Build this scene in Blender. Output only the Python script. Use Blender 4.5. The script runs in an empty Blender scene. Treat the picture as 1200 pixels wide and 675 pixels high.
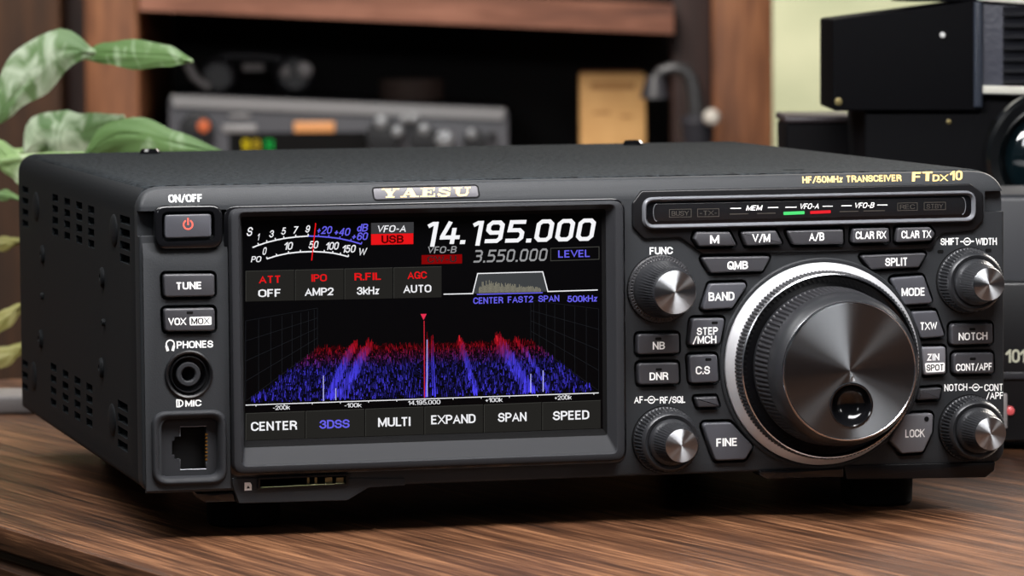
import bpy, bmesh, math, random
import numpy as np
from mathutils import Vector, Matrix, Euler
random.seed(7)
COL = bpy.context.scene.collection
TOPZ = 0.750                      # height of the table top
FOOT = 14.0                       # mm, radio underside above the table
# ------------------------------------------------------------------ camera
F_PX = 5243.3
CAM = Vector((-206.616, -1287.972, 149.317))          # mm, radio frame: x right, y back, z up, panel corner at 0
ROT = Euler([math.radians(a) for a in (86.0438, 0.5032, -13.9149)])
RM = ROT.to_matrix()
def world(p):                     # radio-frame mm -> world metres
    return Vector((p[0]*.001, p[1]*.001, (p[2]+FOOT)*.001+TOPZ))
cam_d = bpy.data.cameras.new('camera'); cam = bpy.data.objects.new('camera', cam_d); COL.objects.link(cam)
cam.location = world(CAM); cam.rotation_euler = ROT
cam_d.sensor_width = 36; cam_d.lens = F_PX/1200*36; cam_d.clip_start = .05; cam_d.clip_end = 200
cam_d.dof.use_dof = True; cam_d.dof.focus_distance = 1.345; cam_d.dof.aperture_fstop = 31.0
bpy.context.scene.camera = cam
def ray(u, v): return RM @ Vector(((u-600)/F_PX, -(v-337.5)/F_PX, -1))
def at(u, v, y=0.0):              # pixel of the photograph -> (x, z) mm on the radio's plane y
    d = ray(u, v); t = (y-CAM.y)/d.y; p = CAM+d*t
    return (p.x, p.z)
def at_side(u, v, x=0.0):
    d = ray(u, v); t = (x-CAM.x)/d.x; p = CAM+d*t
    return (p.y, p.z)
def at_top(u, v, z):
    d = ray(u, v); t = (z-CAM.z)/d.z; p = CAM+d*t
    return (p.x, p.y)
YAW = math.radians(-13.9149)
RIGHT = Vector((math.cos(YAW), math.sin(YAW), 0)); FWD = Vector((-math.sin(YAW), math.cos(YAW), 0))
def room(X, Y, Z):                # room frame mm (Y = distance in front of the camera, Z above the table) -> radio mm
    p = Vector((CAM.x, CAM.y, 0)) + RIGHT*X + FWD*Y; p.z = Z-FOOT
    return p
def rp(u, v, Y):                  # pixel -> room (X, Z) at depth Y
    d = ray(u, v); t = Y/(d.dot(FWD)); p = CAM+d*t
    q = p-Vector((CAM.x, CAM.y, 0))
    return (q.dot(RIGHT), p.z+FOOT)
# ------------------------------------------------------------------ materials
def lin(c):
    c = c/255.0
    return c/12.92 if c <= .04045 else ((c+.055)/1.055)**2.4
def rgb(r, g, b): return (lin(r), lin(g), lin(b), 1)
def mat(name, col, rough=.5, metal=0.0, bump=None, emit=None, spec=.5, aniso=None, coat=0, noise=None):
    m = bpy.data.materials.new(name); m.use_nodes = True
    nt = m.node_tree; b = nt.nodes['Principled BSDF']
    b.inputs['Base Color'].default_value = col; b.inputs['Roughness'].default_value = rough
    b.inputs['Metallic'].default_value = metal; b.inputs['Specular IOR Level'].default_value = spec
    if coat: b.inputs['Coat Weight'].default_value = coat; b.inputs['Coat Roughness'].default_value = .08
    tc = nt.nodes.new('ShaderNodeTexCoord')
    if noise:                     # (scale, second colour)
        n = nt.nodes.new('ShaderNodeTexNoise'); n.inputs['Scale'].default_value = noise[0]; n.inputs['Detail'].default_value = 5
        r = nt.nodes.new('ShaderNodeValToRGB'); r.color_ramp.elements[0].position = .35; r.color_ramp.elements[1].position = .65
        r.color_ramp.elements[0].color = col; r.color_ramp.elements[1].color = noise[1]
        nt.links.new(tc.outputs['Object'], n.inputs['Vector']); nt.links.new(n.outputs['Fac'], r.inputs['Fac'])
        nt.links.new(r.outputs['Color'], b.inputs['Base Color'])
    if bump:                      # (scale, strength, distance)
        n = nt.nodes.new('ShaderNodeTexNoise'); n.inputs['Scale'].default_value = bump[0]; n.inputs['Detail'].default_value = 3
        u = nt.nodes.new('ShaderNodeBump'); u.inputs['Strength'].default_value = bump[1]; u.inputs['Distance'].default_value = bump[2]
        nt.links.new(tc.outputs['Object'], n.inputs['Vector']); nt.links.new(n.outputs['Fac'], u.inputs['Height'])
        nt.links.new(u.outputs['Normal'], b.inputs['Normal'])
    if emit:
        b.inputs['Emission Color'].default_value = emit[0]; b.inputs['Emission Strength'].default_value = emit[1]
    if aniso:
        b.inputs['Anisotropic'].default_value = aniso[0]
        t = nt.nodes.new('ShaderNodeTangent'); t.direction_type = 'RADIAL'; t.axis = aniso[1]
        nt.links.new(t.outputs['Tangent'], b.inputs['Tangent']); b.inputs['Anisotropic Rotation'].default_value = .25
    return m
def glow(name, r, g, b, s=1.0):
    m = bpy.data.materials.new(name); m.use_nodes = True
    p = m.node_tree.nodes['Principled BSDF']
    p.inputs['Base Color'].default_value = (0, 0, 0, 1); p.inputs['Roughness'].default_value = .6; p.inputs['Specular IOR Level'].default_value = 0
    p.inputs['Emission Color'].default_value = rgb(r, g, b); p.inputs['Emission Strength'].default_value = s
    return m
M = {}
M['case'] = mat('black crinkle paint', rgb(12, 14, 16), .85, bump=(700, .9, .0008), spec=.05, noise=(600, rgb(40, 44, 47)))
M['side'] = mat('black paint with side shade', rgb(15, 17, 20), .7, bump=(1800, .3, .0003), spec=.2)  # cover's side: its shade is put into a darker colour than the lid
M['panel'] = mat('dark grey moulded plastic', rgb(36, 38, 41), .6, bump=(2600, .25, .0002), spec=.3)
M['panel_dark'] = mat('black gloss plastic', rgb(15, 15, 17), .35, spec=.3)
M['button'] = mat('grey rubber key', rgb(54, 54, 58), .45, bump=(3000, .15, .0002))
M['button_light'] = mat('light grey key', rgb(100, 100, 105), .45)
M['rim'] = mat('polished dark trim', rgb(118, 120, 126), .25, metal=.4)
M['bezel'] = mat('bezel plastic', rgb(38, 39, 42), .6, spec=.18)
M['black'] = mat('deep black', rgb(6, 6, 7), .75, spec=.15); M['rubber'] = mat('foot rubber', rgb(7, 7, 8), .8, spec=.15)
M['gloss'] = mat('black gloss', rgb(12, 12, 14), .12)
M['chrome'] = mat('satin chrome', rgb(205, 206, 210), .2, metal=1)
M['silver'] = mat('silver ring metal', rgb(205, 206, 210), .35, metal=.35)
M['knob'] = mat('black anodised knob', rgb(44, 45, 48), .36, metal=.35)
M['knurl'] = mat('ribbed rubber grip', rgb(40, 40, 43), .45)
M['cap'] = mat('spun metal cap', rgb(175, 178, 182), .42, metal=1, aniso=(1.0, 'Y'))
M['cap_dark'] = mat('spun dark metal cap', rgb(118, 122, 126), .36, metal=1, aniso=(1.0, 'Y'))
M['print'] = mat('white print', (.95, .95, .94, 1), .55)
M['gold'] = mat('gold lettering', rgb(236, 196, 116), .5)
M['gold_metal'] = mat('gold contacts', rgb(200, 170, 90), .25, metal=1)
M['white'] = glow('screen white', 245, 245, 248)
M['grey'] = glow('screen grey', 150, 150, 152)
M['blue'] = glow('screen blue', 104, 98, 235)
M['red'] = glow('screen red', 232, 22, 26)
M['darkred'] = glow('screen dark red', 130, 6, 8)
M['boxgrey'] = glow('screen box grey', 58, 58, 60)
M['tab'] = glow('screen tab', 36, 35, 33)
M['tabline'] = glow('screen tab line', 62, 62, 58)
M['dim'] = glow('screen grid', 30, 32, 36)
M['filter'] = glow('screen filter', 62, 64, 66)
M['cream'] = glow('screen cream', 150, 145, 125)
M['ledgreen'] = glow('green light bar', 90, 235, 130, 1.0)
M['ledred'] = glow('red light bar', 235, 40, 50, 1.0)
M['inactive'] = mat('unlit legend', rgb(52, 48, 44), .5)
M['screenblack'] = mat('screen black', rgb(2, 2, 3), .3, spec=.12)
M['power'] = mat('power symbol', rgb(225, 90, 75), .5, emit=(rgb(235, 70, 55), .5))
# ------------------------------------------------------------------ objects
ORG = {}
def obj(name, me, mats, parent=None, org=(0, 0, 0), smooth=35):
    """mesh in radio-frame mm relative to org -> linked object"""
    if isinstance(me, bmesh.types.BMesh):
        b = me; me = bpy.data.meshes.new(name); b.to_mesh(me); b.free()
    org = Vector(org)
    me.transform(Matrix.Scale(.001, 4) @ Matrix.Translation(-org))
    if smooth:
        for p in me.polygons: p.use_smooth = True
        me.set_sharp_from_angle(angle=math.radians(smooth))
    for m in (mats if isinstance(mats, (list, tuple)) else [mats]): me.materials.append(m)
    o = bpy.data.objects.new(name, me); COL.objects.link(o)
    if parent is not None:
        o.parent = parent; o.location = world(org)-ORG[parent.name]
    else: o.location = world(org)
    ORG[o.name] = world(org)
    return o
def thing(name, label, cat, org, group=None):
    o = bpy.data.objects.new(name, None); COL.objects.link(o); o.empty_display_size = .05
    o.location = world(org); ORG[o.name] = world(org)
    tag(o, label, cat, group); return o
def tag(o, label, cat, group=None):
    o['label'] = label; o['category'] = cat
    if group: o['group'] = group
def area(poly): return .5*sum(poly[i-1][0]*poly[i][1]-poly[i][0]*poly[i-1][1] for i in range(len(poly)))
def ccw(poly): return list(poly) if area(poly) > 0 else list(poly)[::-1]
def inset(poly, d):               # positive d shrinks a ccw polygon
    n = len(poly); out = []
    for i in range(n):
        p0, p1, p2 = poly[i-1], poly[i], poly[(i+1) % n]
        e1 = Vector((p1[0]-p0[0], p1[1]-p0[1])); e2 = Vector((p2[0]-p1[0], p2[1]-p1[1]))
        if e1.length < 1e-6 or e2.length < 1e-6: out.append(p1); continue
        e1.normalize(); e2.normalize()
        n1 = Vector((-e1.y, e1.x)); n2 = Vector((-e2.y, e2.x)); m = n1+n2
        k = m.dot(n1)
        m = m/max(k, .45)
        out.append((p1[0]+m.x*d, p1[1]+m.y*d))
    return out
def rpoly(pts, r, seg=5):
    pts = ccw(pts); n = len(pts); out = []
    rs = r if isinstance(r, (list, tuple)) else [r]*n
    for i in range(n):
        p0, p1, p2 = (Vector(pts[i-1]), Vector(pts[i]), Vector(pts[(i+1) % n]))
        a = (p0-p1); b = (p2-p1); la, lb = a.length, b.length; a.normalize(); b.normalize()
        ang = a.angle(b)
        t = min(rs[i]/math.tan(ang/2), la*.48, lb*.48)
        if t < .01 or ang > 3.1: out.append(tuple(p1)); continue
        s, e = p1+a*t, p1+b*t
        for k in range(seg+1):
            f = k/seg
            q = s.lerp(p1, f).lerp(p1.lerp(e, f), f)
            out.append((q.x, q.y))
    return out
def loft(bm, rings, cap0=True, cap1=True, mi=0):
    """rings: lists of 3D points, equal length, first = back"""
    vs = [[bm.verts.new(p) for p in r] for r in rings]; n = len(vs[0])
    fs = []
    for a, b in zip(vs, vs[1:]):
        for i in range(n):
            fs.append(bm.faces.new((a[i-1], a[i], b[i], b[i-1])))
    if cap0: fs.append(bm.faces.new(vs[0][::-1]))
    if cap1: fs.append(bm.faces.new(vs[-1]))
    for f in fs: f.material_index = mi
    return vs
def prism(bm, poly, y0, y1, bev=0.0, seg=3, back=True, mi=0):
    """panel-plane polygon (x,z) extruded from y0 (back) to y1 (front, smaller) with a rounded front edge"""
    poly = ccw(poly)
    rings = [[(x, y0, z) for x, z in poly]] if back else []
    s = 1 if y1 < y0 else -1
    if bev > 0:
        for k in range(seg+1):
            a = k/seg*math.pi/2
            q = inset(poly, bev*(1-math.cos(a)))
            rings.append([(x, y1+s*bev*(1-math.sin(a)), z) for x, z in q])
    else: rings.append([(x, y1, z) for x, z in poly])
    loft(bm, rings, True, True, mi)
def fix(bm):
    bmesh.ops.remove_doubles(bm, verts=bm.verts, dist=1e-4)
    bmesh.ops.recalc_face_normals(bm, faces=bm.faces); return bm
def new(): return bmesh.new()
def lathe(bm, prof, cx, cz, n=96, teeth=0, axis='y', mi=0, cap=True, cy=None):
    """prof: (radius, position along axis[, tooth depth]); axis y = toward the viewer is smaller y"""
    N = teeth*4 if teeth else n; vs = []
    for pr in prof:
        r, h = pr[0], pr[1]; td = pr[2] if len(pr) > 2 else 0
        ring = []
        for i in range(N):
            a = 2*math.pi*i/N; rr = r-(td if (i % 4) in (2, 3) else 0)
            if axis == 'y': ring.append(bm.verts.new((cx+rr*math.cos(a), h, cz+rr*math.sin(a))))
            else: ring.append(bm.verts.new((cx+rr*math.cos(a), cy+rr*math.sin(a), h)))
        vs.append(ring)
    for a, b in zip(vs, vs[1:]):
        for i in range(N):
            f = bm.faces.new((a[i-1], a[i], b[i], b[i-1])); f.material_index = mi
    if cap:
        for r in (vs[0], vs[-1]):
            f = bm.faces.new(r); f.material_index = mi
    return vs
def box(bm, a, b, bev=0, mi=0):
    x0, y0, z0 = a; x1, y1, z1 = b
    vs = [bm.verts.new(p) for p in ((x0,y0,z0),(x1,y0,z0),(x1,y1,z0),(x0,y1,z0),(x0,y0,z1),(x1,y0,z1),(x1,y1,z1),(x0,y1,z1))]
    fs = [bm.faces.new([vs[i] for i in f]) for f in ((3,2,1,0),(4,5,6,7),(0,1,5,4),(1,2,6,5),(2,3,7,6),(3,0,4,7))]
    for f in fs: f.material_index = mi
    if bev:
        es = list({e for f in fs for e in f.edges})
        bmesh.ops.bevel(bm, geom=es, offset=bev, segments=3, affect='EDGES', profile=.5, material=-1)
def tube(bm, pts, r, n=12, mi=0, cap=True):
    pts = [Vector(p) for p in pts]; rs = r if isinstance(r, (list, tuple)) else [r]*len(pts)
    rings = []; up = Vector((0, 0, 1)); prev = None
    for i, p in enumerate(pts):
        d = (pts[min(i+1, len(pts)-1)]-pts[max(i-1, 0)]).normalized()
        if prev is None:
            s = d.cross(up)
            if s.length < .1: s = d.cross(Vector((1, 0, 0)))
            s.normalize()
        else: s = (prev-d*prev.dot(d)).normalized()
        prev = s; t = d.cross(s)
        rings.append([tuple(p+(s*math.cos(2*math.pi*k/n)+t*math.sin(2*math.pi*k/n))*rs[i]) for k in range(n)])
    loft(bm, rings, cap, cap, mi)
def boolean(o, cutbm, solver='EXACT'):
    fix(cutbm)
    me = bpy.data.meshes.new('cut'); cutbm.to_mesh(me); cutbm.free(); me.transform(Matrix.Scale(.001, 4))
    c = bpy.data.objects.new('cut', me); COL.objects.link(c); c.location = world((0, 0, 0))
    m = o.modifiers.new('b', 'BOOLEAN'); m.operation = 'DIFFERENCE'; m.object = c; m.solver = solver
    m.use_self = True
    bpy.context.view_layer.update()
    dg = bpy.context.evaluated_depsgraph_get()
    res = bpy.data.meshes.new_from_object(o.evaluated_get(dg))
    o.modifiers.clear(); old = o.data; o.data = res
    for p in res.polygons: p.use_smooth = True
    res.set_sharp_from_angle(angle=math.radians(30))
    bpy.data.objects.remove(c); bpy.data.meshes.remove(me)
# text ------------------------------------------------------------------
def arc(cx, cz, rx, rz, a0, a1, n=9):
    return [(cx+rx*math.cos(math.radians(a0+(a1-a0)*k/n)), cz+rz*math.sin(math.radians(a0+(a1-a0)*k/n))) for k in range(n+1)]
def _o(w): return arc(w/2, .72, w/2, .28, 0, 180)+arc(w/2, .28, w/2, .28, 180, 360)+[(w, .72)]
_s = arc(.25, .745, .25, .255, 20, 180)+arc(.25, .745, .25, .24, 190, 262, 4)+arc(.27, .27, .25, .255, 78, 0, 5)+arc(.25, .255, .27, .255, -15, -160)
th0 = .09
FONT = {   # centre lines: (advance width, polylines)
 'A': (.6, [[(0, 0), (.3, 1), (.6, 0)], [(.1, .3), (.5, .3)]]),
 'B': (.52, [[(0, 0), (0, 1), (.26, 1)]+arc(.26, .76, .24, .24, 90, -90)+[(0, .52)], [(.26, .52)]+arc(.27, .26, .26, .26, 90, -90)+[(0, 0)]]),
 'C': (.56, [arc(.28, .7, .28, .3, 30, 180)+arc(.28, .3, .28, .3, 180, 330)]),
 'D': (.54, [[(0, 0), (0, 1), (.22, 1)]+arc(.22, .68, .32, .32, 90, 0)+arc(.22, .32, .32, .32, 0, -90)+[(0, 0)]]),
 'E': (.46, [[(.46, 1), (0, 1), (0, 0), (.47, 0)], [(0, .52), (.42, .52)]]),
 'F': (.44, [[(.45, 1), (0, 1), (0, 0)], [(0, .5), (.4, .5)]]),
 'G': (.58, [arc(.28, .7, .28, .3, 32, 180)+arc(.28, .3, .28, .3, 180, 345)+[(.56, .44), (.32, .44)], [(.57, .40), (.57, 0)]]),
 'H': (.54, [[(0, 0), (0, 1)], [(.54, 0), (.54, 1)], [(0, .52), (.54, .52)]]),
 'I': (.0, [[(0, 0), (0, 1)]]),
 'K': (.54, [[(0, 0), (0, 1)], [(.5, 1), (.02, .42)], [(.2, .6), (.56, 0)]]),
 'L': (.44, [[(0, 1), (0, 0), (.45, 0)]]),
 'M': (.68, [[(0, 0), (0, 1)], [(.03, .96), (.34, .08), (.65, .96)], [(.68, 1), (.68, 0)]]),
 'N': (.54, [[(0, 0), (0, 1)], [(.04, .95), (.5, .05)], [(.54, 0), (.54, 1)]]),
 'O': (.6, [_o(.6)]), 'Q': (.6, [_o(.6), [(.34, .26), (.66, -.06)]]),
 'P': (.5, [[(0, 0), (0, 1), (.25, 1)]+arc(.25, .73, .26, .27, 90, -90)+[(0, .46)]]),
 'R': (.52, [[(0, 0), (0, 1), (.27, 1)]+arc(.27, .745, .25, .255, 90, -90)+[(0, .49)], [(.28, .49), (.5, .3), (.53, 0)]]),
 'S': (.52, [_s]),
 'T': (.54, [[(0, 1), (.54, 1)], [(.27, 1), (.27, 0)]]),
 'U': (.54, [[(0, 1), (0, .3)]+arc(.27, .28, .27, .28, 180, 360)+[(.54, 1)]]),
 'V': (.6, [[(0, 1), (.3, 0), (.6, 1)]]),
 'W': (.86, [[(0, 1), (.2, 0), (.43, .95), (.66, 0), (.86, 1)]]),
 'X': (.58, [[(0, 1), (.58, 0)], [(.58, 1), (0, 0)]]),
 'Y': (.58, [[(0, 1), (.29, .45), (.58, 1)], [(.29, .45), (.29, 0)]]),
 'Z': (.52, [[(0, 1), (.5, 1), (.02, 0), (.53, 0)]]),
 'd': (.42, [[(.42, 1), (.42, 0)], arc(.21, .33, .2, .33, 0, 360, 14)]),
 'k': (.4, [[(0, 0), (0, 1)], [(.36, .66), (.02, .26)], [(.14, .4), (.4, 0)]]),
 'z': (.36, [[(0, .66), (.35, .66), (.02, 0), (.37, 0)]]),
 '/': (.36, [[(0, -.03), (.36, 1.03)]]), '-': (.3, [[(0, .4), (.3, .4)]]), '.': (.0, [[(-th0, 0), (th0, 0)]]),
 '+': (.44, [[(0, .42), (.44, .42)], [(.22, .64), (.22, .2)]]), ' ': (.16, []),
 '0': (.48, [_o(.48)]), '1': (.2, [[(0, .78), (.16, .98), (.2, 1), (.2, 0)]]),
 '2': (.48, [arc(.24, .74, .24, .26, 170, 0, 8)+arc(.22, .74, .26, .3, -8, -45, 3)+[(.0, 0), (.5, 0)]]),
 '3': (.46, [arc(.22, .755, .22, .245, 160, -75, 10)+[(.16, .52)], [(.16, .53), (.22, .52)]+arc(.22, .265, .25, .265, 80, -160, 12)]),
 '4': (.5, [[(.36, 1), (0, .34), (0, .3), (.52, .3)], [(.38, 1), (.38, 0)]]),
 '5': (.46, [[(.43, 1), (.06, 1), (.03, .56)]+arc(.21, .32, .25, .32, 118, -138, 12)]),
 '6': (.48, [arc(.26, .7, .24, .3, 35, 160, 7)+[(.01, .3)]+arc(.25, .3, .24, .3, 180, 540, 16)]),
 '7': (.44, [[(0, 1), (.44, 1), (.16, 0)]]),
 '9': (.48, [arc(.22, .3, .24, .3, 215, 340, 7)+[(.47, .7)]+arc(.23, .7, .24, .3, 0, 360, 16)])}
_tc = {}
def glyphs(s, bold=.018):
    """strokes of fixed weight laid out along a line -> (verts, faces)"""
    key = (s, bold)
    if key in _tc: return _tc[key]
    th = .118+bold*2.4; vs = []; fs = []; x = 0
    for ch in s:
        w_, pls = FONT[ch]
        for li, pl in enumerate(pls):
            q = strip([(x+a, b_*(1-th)+th/2) for a, b_ in pl], th, True)
            i0 = len(vs); vs += [(a, min(max(b_, -.08 if ch in '/Q' else 0), 1.0), li) for a, b_ in q[0]]; fs += [tuple(i0+k for k in f) for f in q[1]]
        x += w_+th+.075-(.2 if (ch == 'L' and s[s.index(ch)+1:s.index(ch)+2] == 'T') else 0)
    _tc[key] = (vs, fs); return vs, fs
def strip(pl, th, ext=False):
    """mitred ribbon along a polyline -> (verts, quads); no overlapping pieces"""
    pl = [pl[0]]+[p for k, p in enumerate(pl[1:]) if math.hypot(p[0]-pl[k][0], p[1]-pl[k][1]) > 1e-5]
    n = len(pl); closed = n > 3 and math.hypot(pl[0][0]-pl[-1][0], pl[0][1]-pl[-1][1]) < .01
    if closed: pl = pl[:-1]; n -= 1
    def d(a, b):
        L = math.hypot(b[0]-a[0], b[1]-a[1]); return ((b[0]-a[0])/L, (b[1]-a[1])/L)
    vs = []
    for k in range(n):
        d0 = d(pl[k-1], pl[k]) if (k > 0 or closed) else None
        d1 = d(pl[k], pl[(k+1) % n]) if (k < n-1 or closed) else None
        px_, pz_ = pl[k]
        if d0 is None or d1 is None:
            e = d1 or d0; sg = -1 if d0 is None else 1
            if ext and abs(e[1]) > .35: k_ = min(th/2/abs(e[1]), th)+abs(e[0])*th*.5; px_ += sg*e[0]*k_; pz_ += sg*e[1]*k_
            m = (-e[1]*th/2, e[0]*th/2)
        else:
            mx, mz = -(d0[1]+d1[1]), d0[0]+d1[0]; L = math.hypot(mx, mz) or 1; mx /= L; mz /= L
            c = max(mx*-d0[1]+mz*d0[0], .42); m = (mx*th/2/c, mz*th/2/c)
        vs += [(px_-m[0], pz_-m[1]), (px_+m[0], pz_+m[1])]
    fs = []
    for k in range(n if closed else n-1):
        a, b = 2*k, 2*((k+1) % n); fs.append((a, b, b+1, a+1))
    return vs, fs
def put(bm, vs, fs, mapf, mi=0):
    bv = []
    for v in vs:
        p = mapf(v[0], v[1])
        if len(v) > 2: p = (p[0], p[1]-.015*v[2], p[2])
        bv.append(bm.verts.new(p))
    for f in fs:
        try: q = bm.faces.new([bv[i] for i in f]); q.material_index = mi
        except ValueError: pass
def text(bm, s, u, v, w, h, y, bold=.018, shear=0.0, mi=0):
    """fit string into a w x h pixel box centred on photo pixel (u, v), on the plane y"""
    vs, fs = glyphs(s, bold)
    if not vs: return
    x0, x1 = min(a[0] for a in vs), max(a[0] for a in vs); z0, z1 = 0.0, 1.0
    if s in ('500kHz', '-', '.'): z1 = 1.0
    a = at(u-w/2, v, y); b = at(u+w/2, v, y); c = at(u, v, y); t = at(u, v-h/2, y); l = at(u, v+h/2, y)
    W = b[0]-a[0]; H = t[1]-l[1]
    sh = shear*H
    def f(px, pz):
        fx = (px-x0)/(x1-x0)-.5; fz = (pz-z0)/(z1-z0)-.5
        return (c[0]+fx*(W-abs(sh))+fz*sh, y, c[1]+fz*H)
    put(bm, vs, fs, f, mi)
def stroke(bm, pts, th, f, mi=0, caps=True):
    """flat thick polyline through mapping f(x, z)"""
    pts = list(pts)
    if len(pts) < 2: return
    if caps and math.hypot(pts[0][0]-pts[-1][0], pts[0][1]-pts[-1][1]) > .01:
        for e, g in ((0, 1), (-1, -2)):
            L = math.hypot(pts[e][0]-pts[g][0], pts[e][1]-pts[g][1]) or 1
            pts[e] = (pts[e][0]+(pts[e][0]-pts[g][0])/L*th/2, pts[e][1]+(pts[e][1]-pts[g][1])/L*th/2)
    q = strip(pts, th); put(bm, q[0], q[1], f, mi)
DIG = {'0': [[(.1,.22),(.1,.78),(.22,.9),(.5,.9),(.62,.78),(.62,.22),(.5,.1),(.22,.1),(.1,.22)]],
       '1': [[(.2,.84),(.3,.9),(.42,.9),(.42,.0)]],
       '3': [[(.1,.9),(.5,.9),(.62,.78),(.62,.62),(.5,.52),(.25,.52)],[(.5,.52),(.62,.4),(.62,.22),(.5,.1),(.1,.1)]],
       '4': [[(.3,.9),(.1,.35),(.1,.3),(.7,.3)],[(.52,.62),(.52,.1)]],
       '5': [[(.62,.9),(.14,.9),(.12,.55),(.5,.55),(.62,.43),(.62,.22),(.5,.1),(.1,.1)]],
       '9': [[(.6,.46),(.22,.46),(.1,.58),(.1,.78),(.22,.9),(.5,.9),(.62,.78),(.62,.22),(.5,.1),(.12,.1)]],
       '.': [[(.1,.085),(.13,.085)]]}
def digits(bm, s, u, v, w, h, y, th, mi, shear=.2):
    adv = {'.': .3, '1': .64}
    tot = sum(adv.get(c, .82) for c in s)-.1
    a = at(u-w/2, v, y); b = at(u+w/2, v, y); c0 = at(u, v, y); t = at(u, v-h/2, y); l = at(u, v+h/2, y)
    H = t[1]-l[1]; W = b[0]-a[0]-shear*H; k = W/tot; x = 0
    for ch in s:
        def f(px, pz, x=x): return (a[0]+(x+px)*k+pz*shear*H, y, c0[1]+(pz-.5)*H)
        for pl in DIG[ch]: stroke(bm, pl, th, f, mi)
        x += adv.get(ch, .82)
LOGO = {
 'Y': (1.6, [[(.15,1),(.7,1),(1.02,.42),(.58,.42)],[(1.2,1),(1.42,1),(.98,.42),(.8,.42)],[(.58,0),(1.0,0),(1.0,.45),(.58,.45)],[(0,.87),(.85,.87),(.85,1),(0,1)],[(1.02,.87),(1.6,.87),(1.6,1),(1.02,1)],[(.38,0),(1.2,0),(1.2,.13),(.38,.13)]], []),
 'A': (1.7, [[(.18,0),(.36,0),(.9,1),(.7,1)],[(.62,1),(1.02,1),(1.52,0),(1.05,0)],[(.4,.27),(1.2,.27),(1.15,.4),(.45,.4)],[(0,0),(.58,0),(.58,.13),(0,.13)],[(.88,0),(1.7,0),(1.7,.13),(.88,.13)]], []),
 'E': (1.42, [[(.2,0),(.62,0),(.62,1),(.2,1)],[(0,.87),(1.3,.87),(1.3,1),(0,1)],[(1.16,.66),(1.3,.66),(1.3,1),(1.16,1)],[(.6,.44),(1.0,.44),(1.0,.57),(.6,.57)],[(.9,.34),(1.0,.34),(1.0,.68),(.9,.68)],[(0,0),(1.36,0),(1.36,.13),(0,.13)],[(1.22,0),(1.36,0),(1.36,.36),(1.22,.36)]], []),
 'S': (1.35, [[(1.08,.68),(1.2,.68),(1.2,1),(1.08,1)],[(.08,0),(.2,0),(.2,.34),(.08,.34)]], [[(1.12,.74),(.9,.88),(.55,.92),(.26,.82),(.24,.66),(.45,.55),(.85,.45),(1.08,.35),(1.06,.16),(.8,.07),(.4,.08),(.14,.26)]]),
 'U': (1.6, [[(0,.87),(.8,.87),(.8,1),(0,1)],[(1.05,.87),(1.6,.87),(1.6,1),(1.05,1)],[(.2,.3),(.6,.3),(.6,1),(.2,1)],[(1.22,.3),(1.38,.3),(1.38,1),(1.22,1)]], [[(.4,.34),(.46,.16),(.62,.09),(.95,.08),(1.2,.16),(1.3,.36)]])}
def logo(bm, s, u, v, w, h, y, mi=0):
    tot = sum(LOGO[c][0] for c in s)+.14*(len(s)-1)
    a = at(u-w/2, v, y); b = at(u+w/2, v, y); t = at(u, v-h/2, y); l = at(u, v+h/2, y); c0 = at(u, v, y)
    H = t[1]-l[1]; sh = .15*H; k = (b[0]-a[0]-sh)/tot; x = 0
    for ch in s:
        wd, qs, ss = LOGO[ch]
        def f(px, pz, x=x): return (a[0]+(x+px)*k+pz*sh, y, c0[1]+(pz-.5)*H)
        for n_, q in enumerate(qs): put(bm, [(*p_, n_) for p_ in q], [tuple(range(len(q)))], f, mi)
        for q in ss: stroke(bm, q, .2, f, mi)
        x += wd+.14
def P(pts, y=0.0): return [at(u, v, y) for u, v in pts]
def scr(bm, pts, y, mi, fs=None):  # polygon given in photo pixels, on plane y
    q = P(pts, y); put(bm, q, [tuple(range(len(q)))], lambda a, b: (a, y, b), mi)

# =================================================================== RADIO
H = 89.5; W = 266.0; D = 263.0
radio = thing('radio_transceiver', 'black desktop radio transceiver with colour spectrum screen and large tuning dial, on the wooden table', 'radio', (W/2, D/2, -FOOT))
# cover -----------------------------------------------------------------
def rrect(x0, z0, x1, z1, r, seg=6):
    rs = r if isinstance(r, (list, tuple)) else [r]*4      # BL BR TR TL
    return rpoly([(x0, z0), (x1, z0), (x1, z1), (x0, z1)], list(rs), seg)
bm = new()
sec = rrect(.2, 1.2, W-.2, H+.4, [2, 2, 8, 7], 8)
prism(bm, sec, D, 7, .8)
case = obj('cover', fix(bm), [M['case'], M['side']], radio)
cut = new(); bumps = []; scr_s = []
def slot(u, v, ly, lz):
    y, z = at_side(u, v, 0); box(cut, (-2, y-ly/2, z-lz/2), (3.2, y+ly/2, z+lz/2))
for (u0, v0, du, dv, rr) in ((64, 232, 14.0, 4.6, 13.3), (62, 430.5, 14.0, 7.9, 13.8)):
    for i in range(4):
        for j in range(4):
            # rows are level slots; perspective fan is reproduced by the side plane itself
            y, z = at_side(u0+i*du, v0+i*dv+j*rr*(1-.0), 0); box(cut, (-2, y-6.5, z-1.2), (3.2, y+6.5, z+1.2))
for k in range(4): slot(145.5, 258+k*15.2, 19, 2.5)
for k in range(4): slot(143, 476+k*15.4, 19, 2.5)
for k in range(4): slot(29, 222.5+k*13.2, 15, 2.2)
for k in range(3): slot(28.5, 426+k*13.6, 15, 2.2)
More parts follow.
